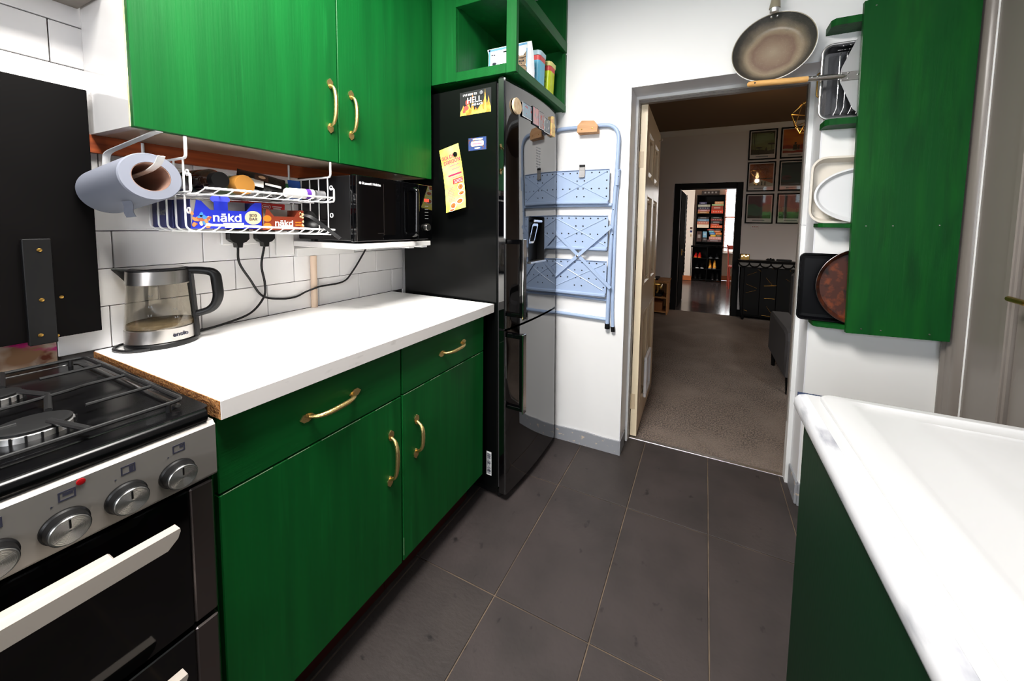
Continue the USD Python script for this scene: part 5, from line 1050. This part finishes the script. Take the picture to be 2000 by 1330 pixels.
man = unary_union([ellipse(.50, .40, .045, .04), Polygon([(.40, .12), (.42, .34), (.58, .34), (.60, .12)]), ellipse(.64, .30, .03, .03), sbox(.61, .12, .67, .29)])
crew = unary_union([unary_union([ellipse(q, .20, .022, .02), sbox(q - .025, .04, q + .025, .19)]) for q in (.24, .38, .54, .68)])
PW, PH = .332, .405
picture('framed green swamp landscape print, top left of the six pictures', 1.912, 2.188, PW, PH, m['art_green'], [(hill(.20, .03, 1), m['art_dark']), (tree1, m['art_dark']), (trunk, m['art_dark'])])
picture('framed orange sunset print, top right of the six pictures', 2.283, 2.190, PW, PH, m['art_orange'], [(hill(.32, .05, 2.2), m['art_red']), (hill(.16, .02, .4), m['art_pale']), (hill(.10, .02, 3), m['art_red']), (man, m['art_dark'])])
picture('framed rust-coloured print with four small figures, middle left of the six pictures', 1.914, 1.760, PW, PH - .005, m['art_rust'], [(Polygon([(0, .34), (1, .36), (1, .33), (0, .31)]), m['art_dark']), (Polygon([(0, 0), (0, .14), (.5, .30), (1, .12), (1, 0)]), m['art_pale']), (crew, m['art_dark'])])
picture('framed dark teal print, middle right of the six pictures', 2.284, 1.762, PW, PH - .002, m['art_teal'], [(ellipse(.22, .34, .2, .11), m['art_purple']), (ellipse(.86, .64, .03, .02), m['art_pale']), (ellipse(.30, .33, .14, .04), m['art_dark']), (hill(.14, .02, 1), m['art_dark'])])
picture('framed purple and green print, bottom left of the six pictures', 1.913, 1.322, PW, PH, m['art_purple'], [(hill(.62, .08, 2), m['art_forest']), (hill(.3, .05, .5), m['art_forest']), (hill(.14, .02, 3), m['art_dark'])])
picture('framed dark forest print, bottom right of the six pictures', 2.283, 1.324, PW, PH, m['art_teal'], [(hill(.48, .05, 1.4), m['art_forest']), (hill(.26, .03, 2), m['art_dark']), (unary_union([Polygon([(q - .05, .1), (q, .6), (q + .05, .1)]) for q in (.1, .25, .72, .9)]), m['art_dark'])])
ws = thing('wall_switch', 'flat wall switch with three small marks below the pictures', 'switch', (2.04, 5.39, 1.24)); P(ws, 'plate', bx(1.992, 2.086, 5.392, 5.3995, 1.238, 1.298, .002), m['lounge_wall'])
for k in range(3): P(ws, 'button', bx(2.008 + .026 * k, 2.020 + .026 * k, 5.3905, 5.3922, 1.272, 1.282), m['art_red'])

# pendant lamp: geometric brass cage
pl = thing('pendant_lamp', 'brass geometric cage pendant lamp hanging in the lounge', 'lamp', (2.235, 3.5, 2.2)); PC = np.array([2.232, 3.5, 2.225])
ico = trimesh.creation.icosphere(subdivisions=0, radius=.178); ico.apply_transform(rotm((1, 0, 0), 20)); ico.apply_transform(rotm((0, 0, 1), 33))
for a, b in ico.edges_unique:
    P(pl, 'cage_rod', cyl(PC + ico.vertices[a], PC + ico.vertices[b], .0034, n=6), m['gold'])
P(pl, 'flex', cyl(PC + (0, 0, .09), (PC[0], PC[1], 2.6595), .003, n=6), m['black_plastic']); P(pl, 'lamp_holder', cyl(PC + (0, 0, .045), PC + (0, 0, .10), .018, n=14), m['gold'])
P(pl, 'bulb', lathe([(0, -.055), (.022, -.05), (.03, -.03), (.026, -.005), (.014, .03), (.012, .045), (0, .045)], PC, 20), m['bulb'], 'glowing bulb')
bl = UsdLux.SphereLight.Define(stage, '/World/pendant_lamp/bulb_light'); bl.CreateRadiusAttr(.034); bl.CreateIntensityAttr(140); bl.CreateColorAttr(Gf.Vec3f(1, .72, .45)); bl.AddTranslateOp().Set(Gf.Vec3d(*(PC + (0, 0, -.1) - np.array((2.235, 3.5, 2.2)))))

# black sideboard with gold inlay lines
sb = thing('sideboard', 'black sideboard with gold line inlay under the pictures', 'sideboard', (2.2, 5.28, 0)); SX0, SX1, SYf = 1.885, 2.62, 5.20
P(sb, 'carcass', prism(Polygon([(SX0 + .03, .06), (SX0 + .012, .25), (SX0, .45), (SX0, .80), (SX1, .80), (SX1, .06)]), 'y', SYf + .02, 5.382), m['black_paint'])
P(sb, 'top', bx(SX0 - .03, SX1 + .02, SYf - .02, 5.382, .8005, .822, .003), m['black_paint'])
for k in range(3): P(sb, 'door', bx(SX0 + .045 + .19 * k, SX0 + .23 + .19 * k, SYf, SYf + .0195, .08, .785, .002), m['black_paint'])
for k, (a, b) in enumerate((((.08, .62), (.19, .67)), ((.07, .50), (.20, .45)), ((.07, .38), (.19, .42)), ((.20, .71), (.24, .68)), ((.30, .60), (.38, .50)), ((.28, .49), (.42, .505)), ((.29, .32), (.41, .325)), ((.32, .22), (.40, .10)), ((.27, .09), (.38, .085)), ((.06, .14), (.10, .13)), ((.52, .60), (.57, .57)), ((.56, .72), (.57, .70)), ((.34, .74), (.39, .72)), ((.10, .74), (.13, .74)))):
    P(sb, 'gold_inlay', cyl((SX0 + a[0], SYf - .0006, a[1]), (SX0 + b[0], SYf - .0006, b[1]), .0028, n=6), m['gold'], 'gold inlay line')
for xx in (SX0 + .05, SX1 - .06):
    for yy in (SYf + .04, 5.35): P(sb, 'leg', cyl((xx, yy, .0005), (xx, yy, .061), .016, .02, n=10), m['black_paint'])
lc_ = thing('lace_runner', 'black scalloped lace runner hanging over the sideboard front', 'runner', (2.2, 5.17, .7))
P(lc_, 'grey_cloth', [bx(SX0 - .035, SX1 + .02, SYf - .023, 5.37, .8225, .825), bx(SX0 - .035, SX1 + .02, SYf - .0255, SYf - .0225, .735, .825)], m['lace_grey'], 'grey under-cloth')
for k in range(6):
    c0 = SX0 + .03 + .125 * k; P(lc_, 'scallop', prism(ellipse(c0, .782, .066, .052).difference(ellipse(c0, .80, .057, .052)), 'y', SYf - .0285, SYf - .0258), m['black_matt'])
P(lc_, 'lace_band', bx(SX0 - .036, SX1 + .02, SYf - .028, SYf - .0258, .792, .827), m['black_matt'])
tb = thing('tealight_box', 'small glittering gold tealight holder on the left of the sideboard', 'tealight holder', (1.93, 5.3, .826)); P(tb, 'box', bx(1.875, 1.985, 5.26, 5.36, .8255, .90, .004), m['gold'])
for k in range(4): P(tb, 'flame_light', sph((1.895 + .023 * k, 5.256, .87 + .012 * (k % 2)), .009, 1), m['bulb'], 'tiny warm light')
solo('remote_control', bx(2.30, 2.47, 5.25, 5.30, .8275, .850, .006), m['black_plastic'], 'black remote control lying on the sideboard', 'remote control')
gp = thing('game_pad', 'black game controller lying on the sideboard', 'game controller', (2.23, 5.26, .83)); P(gp, 'body', [bx(2.18, 2.28, 5.24, 5.31, .8275, .846, .008), sph((2.20, 5.25, .842), .016, 1), sph((2.26, 5.25, .842), .016, 1), sph((2.232, 5.27, .852), .012, 1)], m['black_plastic'])

# armchair at the right edge of the doorway
ac = thing('armchair', 'dark grey fabric armchair at the right edge of the doorway', 'armchair', (2.4, 3.0, 0))
armp = Polygon([(2.80, .14), (2.775, .30), (2.77, .42), (2.80, .475), (2.87, .49), (3.5, .49), (3.52, .14)]).buffer(.02).buffer(-.015)
arm = prism(armp, 'x', 2.015, 2.14); P(ac, 'arm', trimesh.convex.convex_hull(np.vstack([prism(armp.buffer(-.02), 'x', 2.0, 2.155).vertices, arm.vertices])), m['sofa_grey'])
P(ac, 'arm', prism(armp, 'x', 2.72, 2.86), m['sofa_grey']); P(ac, 'seat', bx(2.156, 2.715, 2.80, 3.42, .16, .43, .04), m['sofa_grey']); P(ac, 'backrest', bx(2.156, 2.715, 3.425, 3.62, .16, .88, .05), m['sofa_grey'])
for xx, yy in ((2.04, 2.82), (2.82, 2.82), (2.04, 3.46), (2.82, 3.46)): P(ac, 'leg', cyl((xx, yy, .0008), (xx, yy, .145), .014, .022, n=10), m['black_paint'])

# pine shelf unit, tin box, television edge on the left
ps = thing('low_shelf', 'low pine shelf unit beside the black door frame', 'shelf unit', (.84, 5.15, 0))
P(ps, 'side', bx(.955, .972, 4.98, 5.36, .0008, .47), m['pine']); P(ps, 'side', bx(.42, .437, 4.98, 5.36, .0008, .47), m['pine']); P(ps, 'back', bx(.437, .955, 5.352, 5.36, .01, .462), m['pine'])
for zz in (.452, .235, .03): P(ps, 'shelf', bx(.4375, .9545, 4.975, 5.351, zz, zz + .018), m['pine'])
P(ps, 'shelf', bx(.42, .985, 4.965, 5.36, .4705, .486), m['pine'])
solo('storage_box', bx(.70, .90, 4.99, 5.2, .0485, .17, .004), m['tin_box'], 'brown wooden box on the bottom of the pine shelf', 'box')
solo('flat_console', bx(.55, .89, 5.0, 5.3, .2535, .30, .006), m['black_plastic'], 'flat black media box on the middle pine shelf', 'media player')
solo('black_tray', bx(.6, .83, 5.0, 5.3, .4865, .51, .006), m['black_plastic'], 'flat black object on top of the pine shelf', 'media player')
tv = thing('television', 'black edge of a television above the pine shelf', 'television', (.5, 4.9, .55)); P(tv, 'screen', bx(-.25, .785, 4.90, 4.93, .62, 1.27, .006), m['black_gloss']); P(tv, 'stand', bx(.2, .34, 4.9, 5.0, .487, .621, .004), m['black_plastic'])

# outside the lounge window
solo('garden_hedge', bx(2.55, 5.2, -1.6, -.9, 0, 1.75, .1), m['hedge'], 'garden hedge outside the lounge window, seen as a reflection', 'hedge')
hs = thing('brick_house', 'brick house across the garden, seen as a reflection', 'house', (4, -7, 0)); P(hs, 'wall', bx(1.5, 9, -8, -7, 0, 5), m['house_brick'])
for k in range(3): P(hs, 'window', bx(2.6 + 2.2 * k, 3.7 + 2.2 * k, -6.99, -6.95, 2.4, 4.0), m['white_pvc'])

# ================================================================== THE FAR ROOM
M('black_door_paint', (5, 5, 5), r=.95, spec=.03)
bd = thing('black_door', 'black door standing open beyond the black door frame', 'door', (1.06, 5.6, 0), tf=rotm((0, 0, 1), -1.9, (1.066, 5.56, 0)))
P(bd, 'leaf', bx(1.032, 1.068, 5.56, 6.30, .006, 1.812, .002), m['black_door_paint']); P(bd, 'leaf_edge', bx(1.034, 1.0685, 6.3002, 6.302, .01, 1.81), m['steel_dark'])
P(bd, 'handle', [bx(1.0685, 1.08, 5.84, 5.90, .80, .90, .003), cyl((1.08, 5.87, .86), (1.11, 5.87, .86), .008, n=8)], m['brass_dark'], 'brass door handle')
bcur = thing('bead_curtain', 'black bead curtain bunched against the open black door', 'bead curtain', (1.09, 6.33, 1.8))
P(bcur, 'strands', [tube(np.c_[1.094 + .005 * (q % 4) + .003 * np.sin(np.arange(0, 60) * 1.9 + q), np.full(60, 6.31 + .02 * (q // 4)), np.linspace(.52 - .05 * (q % 3), 1.80, 60)], .004 + .002 * (np.arange(60) % 2), 5) for q in range(10)], m['black_gloss'], kind='stuff')
for k, (zz, mt, lb) in enumerate(((1.24, 'choc_brown', 'brown square card on the white pier'), (1.165, 'box_blue_side', 'dark blue square card below the brown one on the white pier'))):
    solo('wall_card', bx(1.085, 1.135, 8.853, 8.8595, zz - .022, zz + .022), m[mt], lb, 'card')
solo('light_switch', bx(1.10, 1.115, 8.851, 8.8595, 1.04, 1.10), m['brass_dark'], 'narrow brass switch low on the white pier', 'switch')
# games shelf
gs = thing('games_shelf', 'tall black shelf full of board games in the far room', 'bookshelf', (1.5, 8.98, .84)); GX0, GX1, GY0, GY1 = 1.205, 1.80, 8.90, 9.2
P(gs, 'side', bx(GX0, GX0 + .016, GY0, GY1, .842, 2.02), m['black_paint']); P(gs, 'side', bx(GX1 - .016, GX1, GY0, GY1, .842, 2.02), m['black_paint']); P(gs, 'back', bx(GX0 + .016, GX1 - .016, GY1 - .01, GY1, .842, 2.02), m['black_paint'])
for zz in (.842, .915, 1.240, 1.575, 2.004): P(gs, 'shelf', bx(GX0 + .0165, GX1 - .0165, GY0 + .002, GY1 - .011, zz, zz + .016), m['black_paint'])
GB = [('dark board game box with yellow emblem lying on top of the games shelf', 1.30, 1.68, 2.0205, .105, (44, 30, 24)),
      ('navy game box, top of the upper left pile', 1.26, 1.42, 1.80, .06, (46, 44, 84)), ('grey game box at the top of the pile, upper left', 1.235, 1.495, 1.742, .056, (150, 148, 130)),
      ('black game box with white print, upper left pile', 1.24, 1.495, 1.683, .058, (40, 34, 54)), ('pink and white game box, upper left pile', 1.238, 1.49, 1.640, .042, (176, 110, 110)), ('gold-brown game box at the bottom of the upper left pile', 1.235, 1.48, 1.5915, .047, (170, 110, 50)),
      ('peach game box, top of the upper right pile', 1.59, 1.77, 1.806, .060, (206, 146, 96)), ('pale green game box, upper right pile', 1.53, 1.775, 1.769, .036, (150, 176, 120)), ('dark red game box, upper right pile', 1.525, 1.77, 1.672, .096, (150, 56, 34)), ('bright orange-red game box at the bottom of the upper right pile', 1.525, 1.77, 1.5915, .079, (214, 66, 34)),
      ('dark game box, top of the middle left pile', 1.25, 1.48, 1.462, .048, (40, 30, 32)), ('blue and grey game box, middle left pile', 1.235, 1.485, 1.406, .055, (90, 130, 160)), ('terracotta game box, middle left pile', 1.232, 1.485, 1.336, .068, (186, 110, 86)), ('cream game box with brown writing at the bottom of the middle left pile', 1.23, 1.485, 1.2565, .078, (238, 214, 186)),
      ('black-green game box, top of the middle right pile', 1.53, 1.75, 1.470, .040, (34, 40, 34)), ('maroon game box, middle right pile', 1.525, 1.765, 1.424, .045, (120, 44, 40)), ('dark game box with small pictures, middle right pile', 1.525, 1.765, 1.358, .064, (54, 42, 40)), ('white-lettered red game box, middle right pile', 1.522, 1.70, 1.318, .038, (190, 70, 46)), ('orange game box at the bottom of the middle right pile', 1.522, 1.77, 1.2565, .060, (226, 96, 48)),
      ('dark brown game box standing at the lower left', 1.235, 1.345, .9315, .24, (62, 34, 28)), ('light blue and yellow card box standing in the lower left', 1.365, 1.455, 1.03, .14, (120, 170, 200)), ('dark box under the light blue card box', 1.36, 1.46, .9315, .097, (50, 40, 40)),
      ('red game box, top of the lower right pile', 1.46, 1.60, 1.198, .026, (190, 50, 44)), ('dark patterned game box, top right of the lower pile', 1.605, 1.76, 1.196, .030, (70, 64, 60)), ('turquoise game box, lower right pile', 1.49, 1.60, 1.150, .042, (110, 180, 184)), ('orange-brown game box, lower right pile', 1.605, 1.74, 1.152, .040, (206, 110, 60)), ('blue game box, lower right pile', 1.51, 1.63, 1.100, .048, (46, 120, 190)),
      ('red and yellow game box, lower right pile', 1.635, 1.765, 1.100, .048, (220, 120, 40)), ('yellow bag-shaped game box, lower right pile', 1.53, 1.64, 1.052, .046, (226, 176, 40)), ('olive game box, lower right pile', 1.645, 1.765, 1.052, .046, (90, 84, 50)), ('pink and white game box, lower right', 1.50, 1.76, .985, .065, (210, 150, 140)), ('dark game box at the bottom of the lower right pile', 1.47, 1.765, .9315, .052, (96, 70, 70))]
for k, (lb, x0, x1, z_, h_, col) in enumerate(GB):
    mt = M('game_box_%d' % k, col, r=.5); mt2 = M('game_print_%d' % k, tuple(min(255, int(c * .45 + 120)) for c in col), r=.5)
    t = thing('board_game_box', lb, 'board game', ((x0 + x1) / 2, 9.0, z_), 'board games on the shelf'); y0_ = 8.905 + .006 * (k % 3) if k else 8.93
    P(t, 'box', bx(x0, x1, y0_, 9.17, z_ + .0005, z_ + h_ - .0008, .0015), mt)
    w_ = x1 - x0; P(t, 'printed_title', [bx(x0 + w_ * .2, x1 - w_ * .25, y0_ - .0006, y0_ + .0004, z_ + h_ * .35, z_ + h_ * .68)] if k % 3 else [bx(x0 + w_ * (.15 + .2 * q), x0 + w_ * (.25 + .2 * q), y0_ - .0006, y0_ + .0004, z_ + h_ * .35, z_ + h_ * .7) for q in range(4)], mt2)
# shoe cabinet
sc = thing('shoe_cabinet', 'black open cabinet with shoes under the games shelf', 'shoe cabinet', (1.48, 8.98, 0)); CX0, CX1, CYf = 1.13, 1.80, 8.86
for xx in (CX0, 1.475, CX1 - .016): P(sc, 'upright', bx(xx, xx + .016, CYf, 9.2, .0008, .80), m['black_paint'])
P(sc, 'top', bx(CX0 - .005, CX1 + .006, CYf - .01, 9.2, .8005, .835), m['black_gloss']); P(sc, 'back', bx(CX0 + .016, CX1 - .016, 9.19, 9.2, .03, .80), m['black_paint'])
for x0, x1 in ((CX0 + .0165, 1.4745), (1.4915, CX1 - .0165)):
    for zz in (.03, .285, .535): P(sc, 'shelf', bx(x0, x1, CYf + .004, 9.189, zz, zz + .014), m['black_paint'])
def shoe(lb, x, z_, col, sole, grp, tall=False):
    t = thing('shoe', lb, 'shoe', (x, 8.93, z_), grp); w_ = .042
    def rg(y, hw_, h0, h1): return np.array([[x - hw_, y, z_ + h0], [x + hw_, y, z_ + h0], [x + hw_ * .9, y, z_ + (h0 + h1) / 2], [x + hw_ * .45, y, z_ + h1], [x - hw_ * .45, y, z_ + h1], [x - hw_ * .9, y, z_ + (h0 + h1) / 2]])
    P(t, 'sole', outward(loft([rg(8.872, .02, .0008, .018), rg(8.90, .040, .0008, .02), rg(8.98, .038, .0008, .02), rg(9.10, .036, .0008, .022), rg(9.125, .022, .0008, .022)])), m[sole])
    P(t, 'upper', outward(loft([rg(8.876, .018, .019, .04), rg(8.905, .037, .021, .06), rg(8.97, .036, .021, .085 if not tall else .13), rg(9.05, .034, .021, .11 if not tall else .19), rg(9.10, .033, .023, .115 if not tall else .20), rg(9.122, .02, .023, .10 if not tall else .19)])), m[col])
for pair, zz, x1_, x2_, col, sole, tall in (('orange', .549, 1.235, 1.32, 'box_red', 'badge_orange', False), ('black and white', .299, 1.28, 1.385, 'black_plastic', 'print_white', False), ('grey-toed', .549, 1.56, 1.70, 'black_plastic', 'print_grey', False), ('orange patterned', .299, 1.55, 1.65, 'flame_orange', 'print_grey', True), ('dark boot', .044, 1.62, 1.72, 'black_plastic', 'steel_dark', True), ('dark shoe', .044, 1.25, 1.35, 'black_plastic', 'black_matt', False)):
    row = {.549: 'top', .299: 'middle', .044: 'bottom'}[zz]; sd_ = 'left' if x1_ < 1.47 else 'right'
    for xx, lr in ((x1_, 'left'), (x2_, 'right')): shoe('%s %s, the %s one of its pair on the %s %s shelf of the cabinet' % (pair, '' if 'boot' in pair or 'shoe' in pair else 'shoe', lr, row, sd_) if False else ('%s, %s of its pair on the %s %s cabinet shelf' % (pair if 'boot' in pair or 'shoe' in pair else pair + ' shoe', lr, row, sd_)), xx, zz, col, sole, 'pairs of shoes in the black cabinet', tall)
# blind, desk chair
vb = thing('venetian_blind', 'wooden venetian blind at the bright window of the far room', 'blind', (1.98, 9.26, 1.5))
P(vb, 'head_rail', bx(1.80, 2.18, 9.24, 9.28, 2.20, 2.25), m['blind_wood'])
nsl = 44
for k in range(nsl): P(vb, 'slat', rot(bx(1.81, 2.17, 9.243, 9.277, .80 + (2.195 - .80) * k / nsl, .80 + (2.195 - .80) * k / nsl + .0035), (1, 0, 0), 12, (2, 9.26, .80 + (2.195 - .80) * k / nsl)), m['blind_wood'])
for xx in (1.86, 2.12): P(vb, 'cord', cyl((xx, 9.24, .80), (xx, 9.24, 2.21), .0025, n=6), m['blind_wood'])
P(vb, 'bottom_rail', bx(1.81, 2.17, 9.24, 9.28, .778, .797), m['blind_wood'])
ch = thing('wooden_chair', 'reddish brown chair back beside the far window', 'chair', (2.0, 8.4, 0))
P(ch, 'back_post', tube(smoothline([(1.90, 8.30, .0008), (1.90, 8.30, .45), (1.89, 8.33, .72), (1.87, 8.37, .90)], 5), .014, 8), m['art_red']); P(ch, 'back_post', tube(smoothline([(2.25, 8.30, .0008), (2.25, 8.30, .45), (2.25, 8.33, .72), (2.25, 8.37, .90)], 5), .014, 8), m['art_red'])
P(ch, 'seat', bx(1.89, 2.27, 7.92, 8.28, .44, .47, .006), m['art_red']); P(ch, 'back_rail', bx(1.885, 2.25, 8.355, 8.372, .80, .88), m['art_red'])
for xx in (1.91, 2.25): P(ch, 'leg', cyl((xx, 7.94, .0008), (xx, 7.94, .439), .014, n=8), m['art_red'])
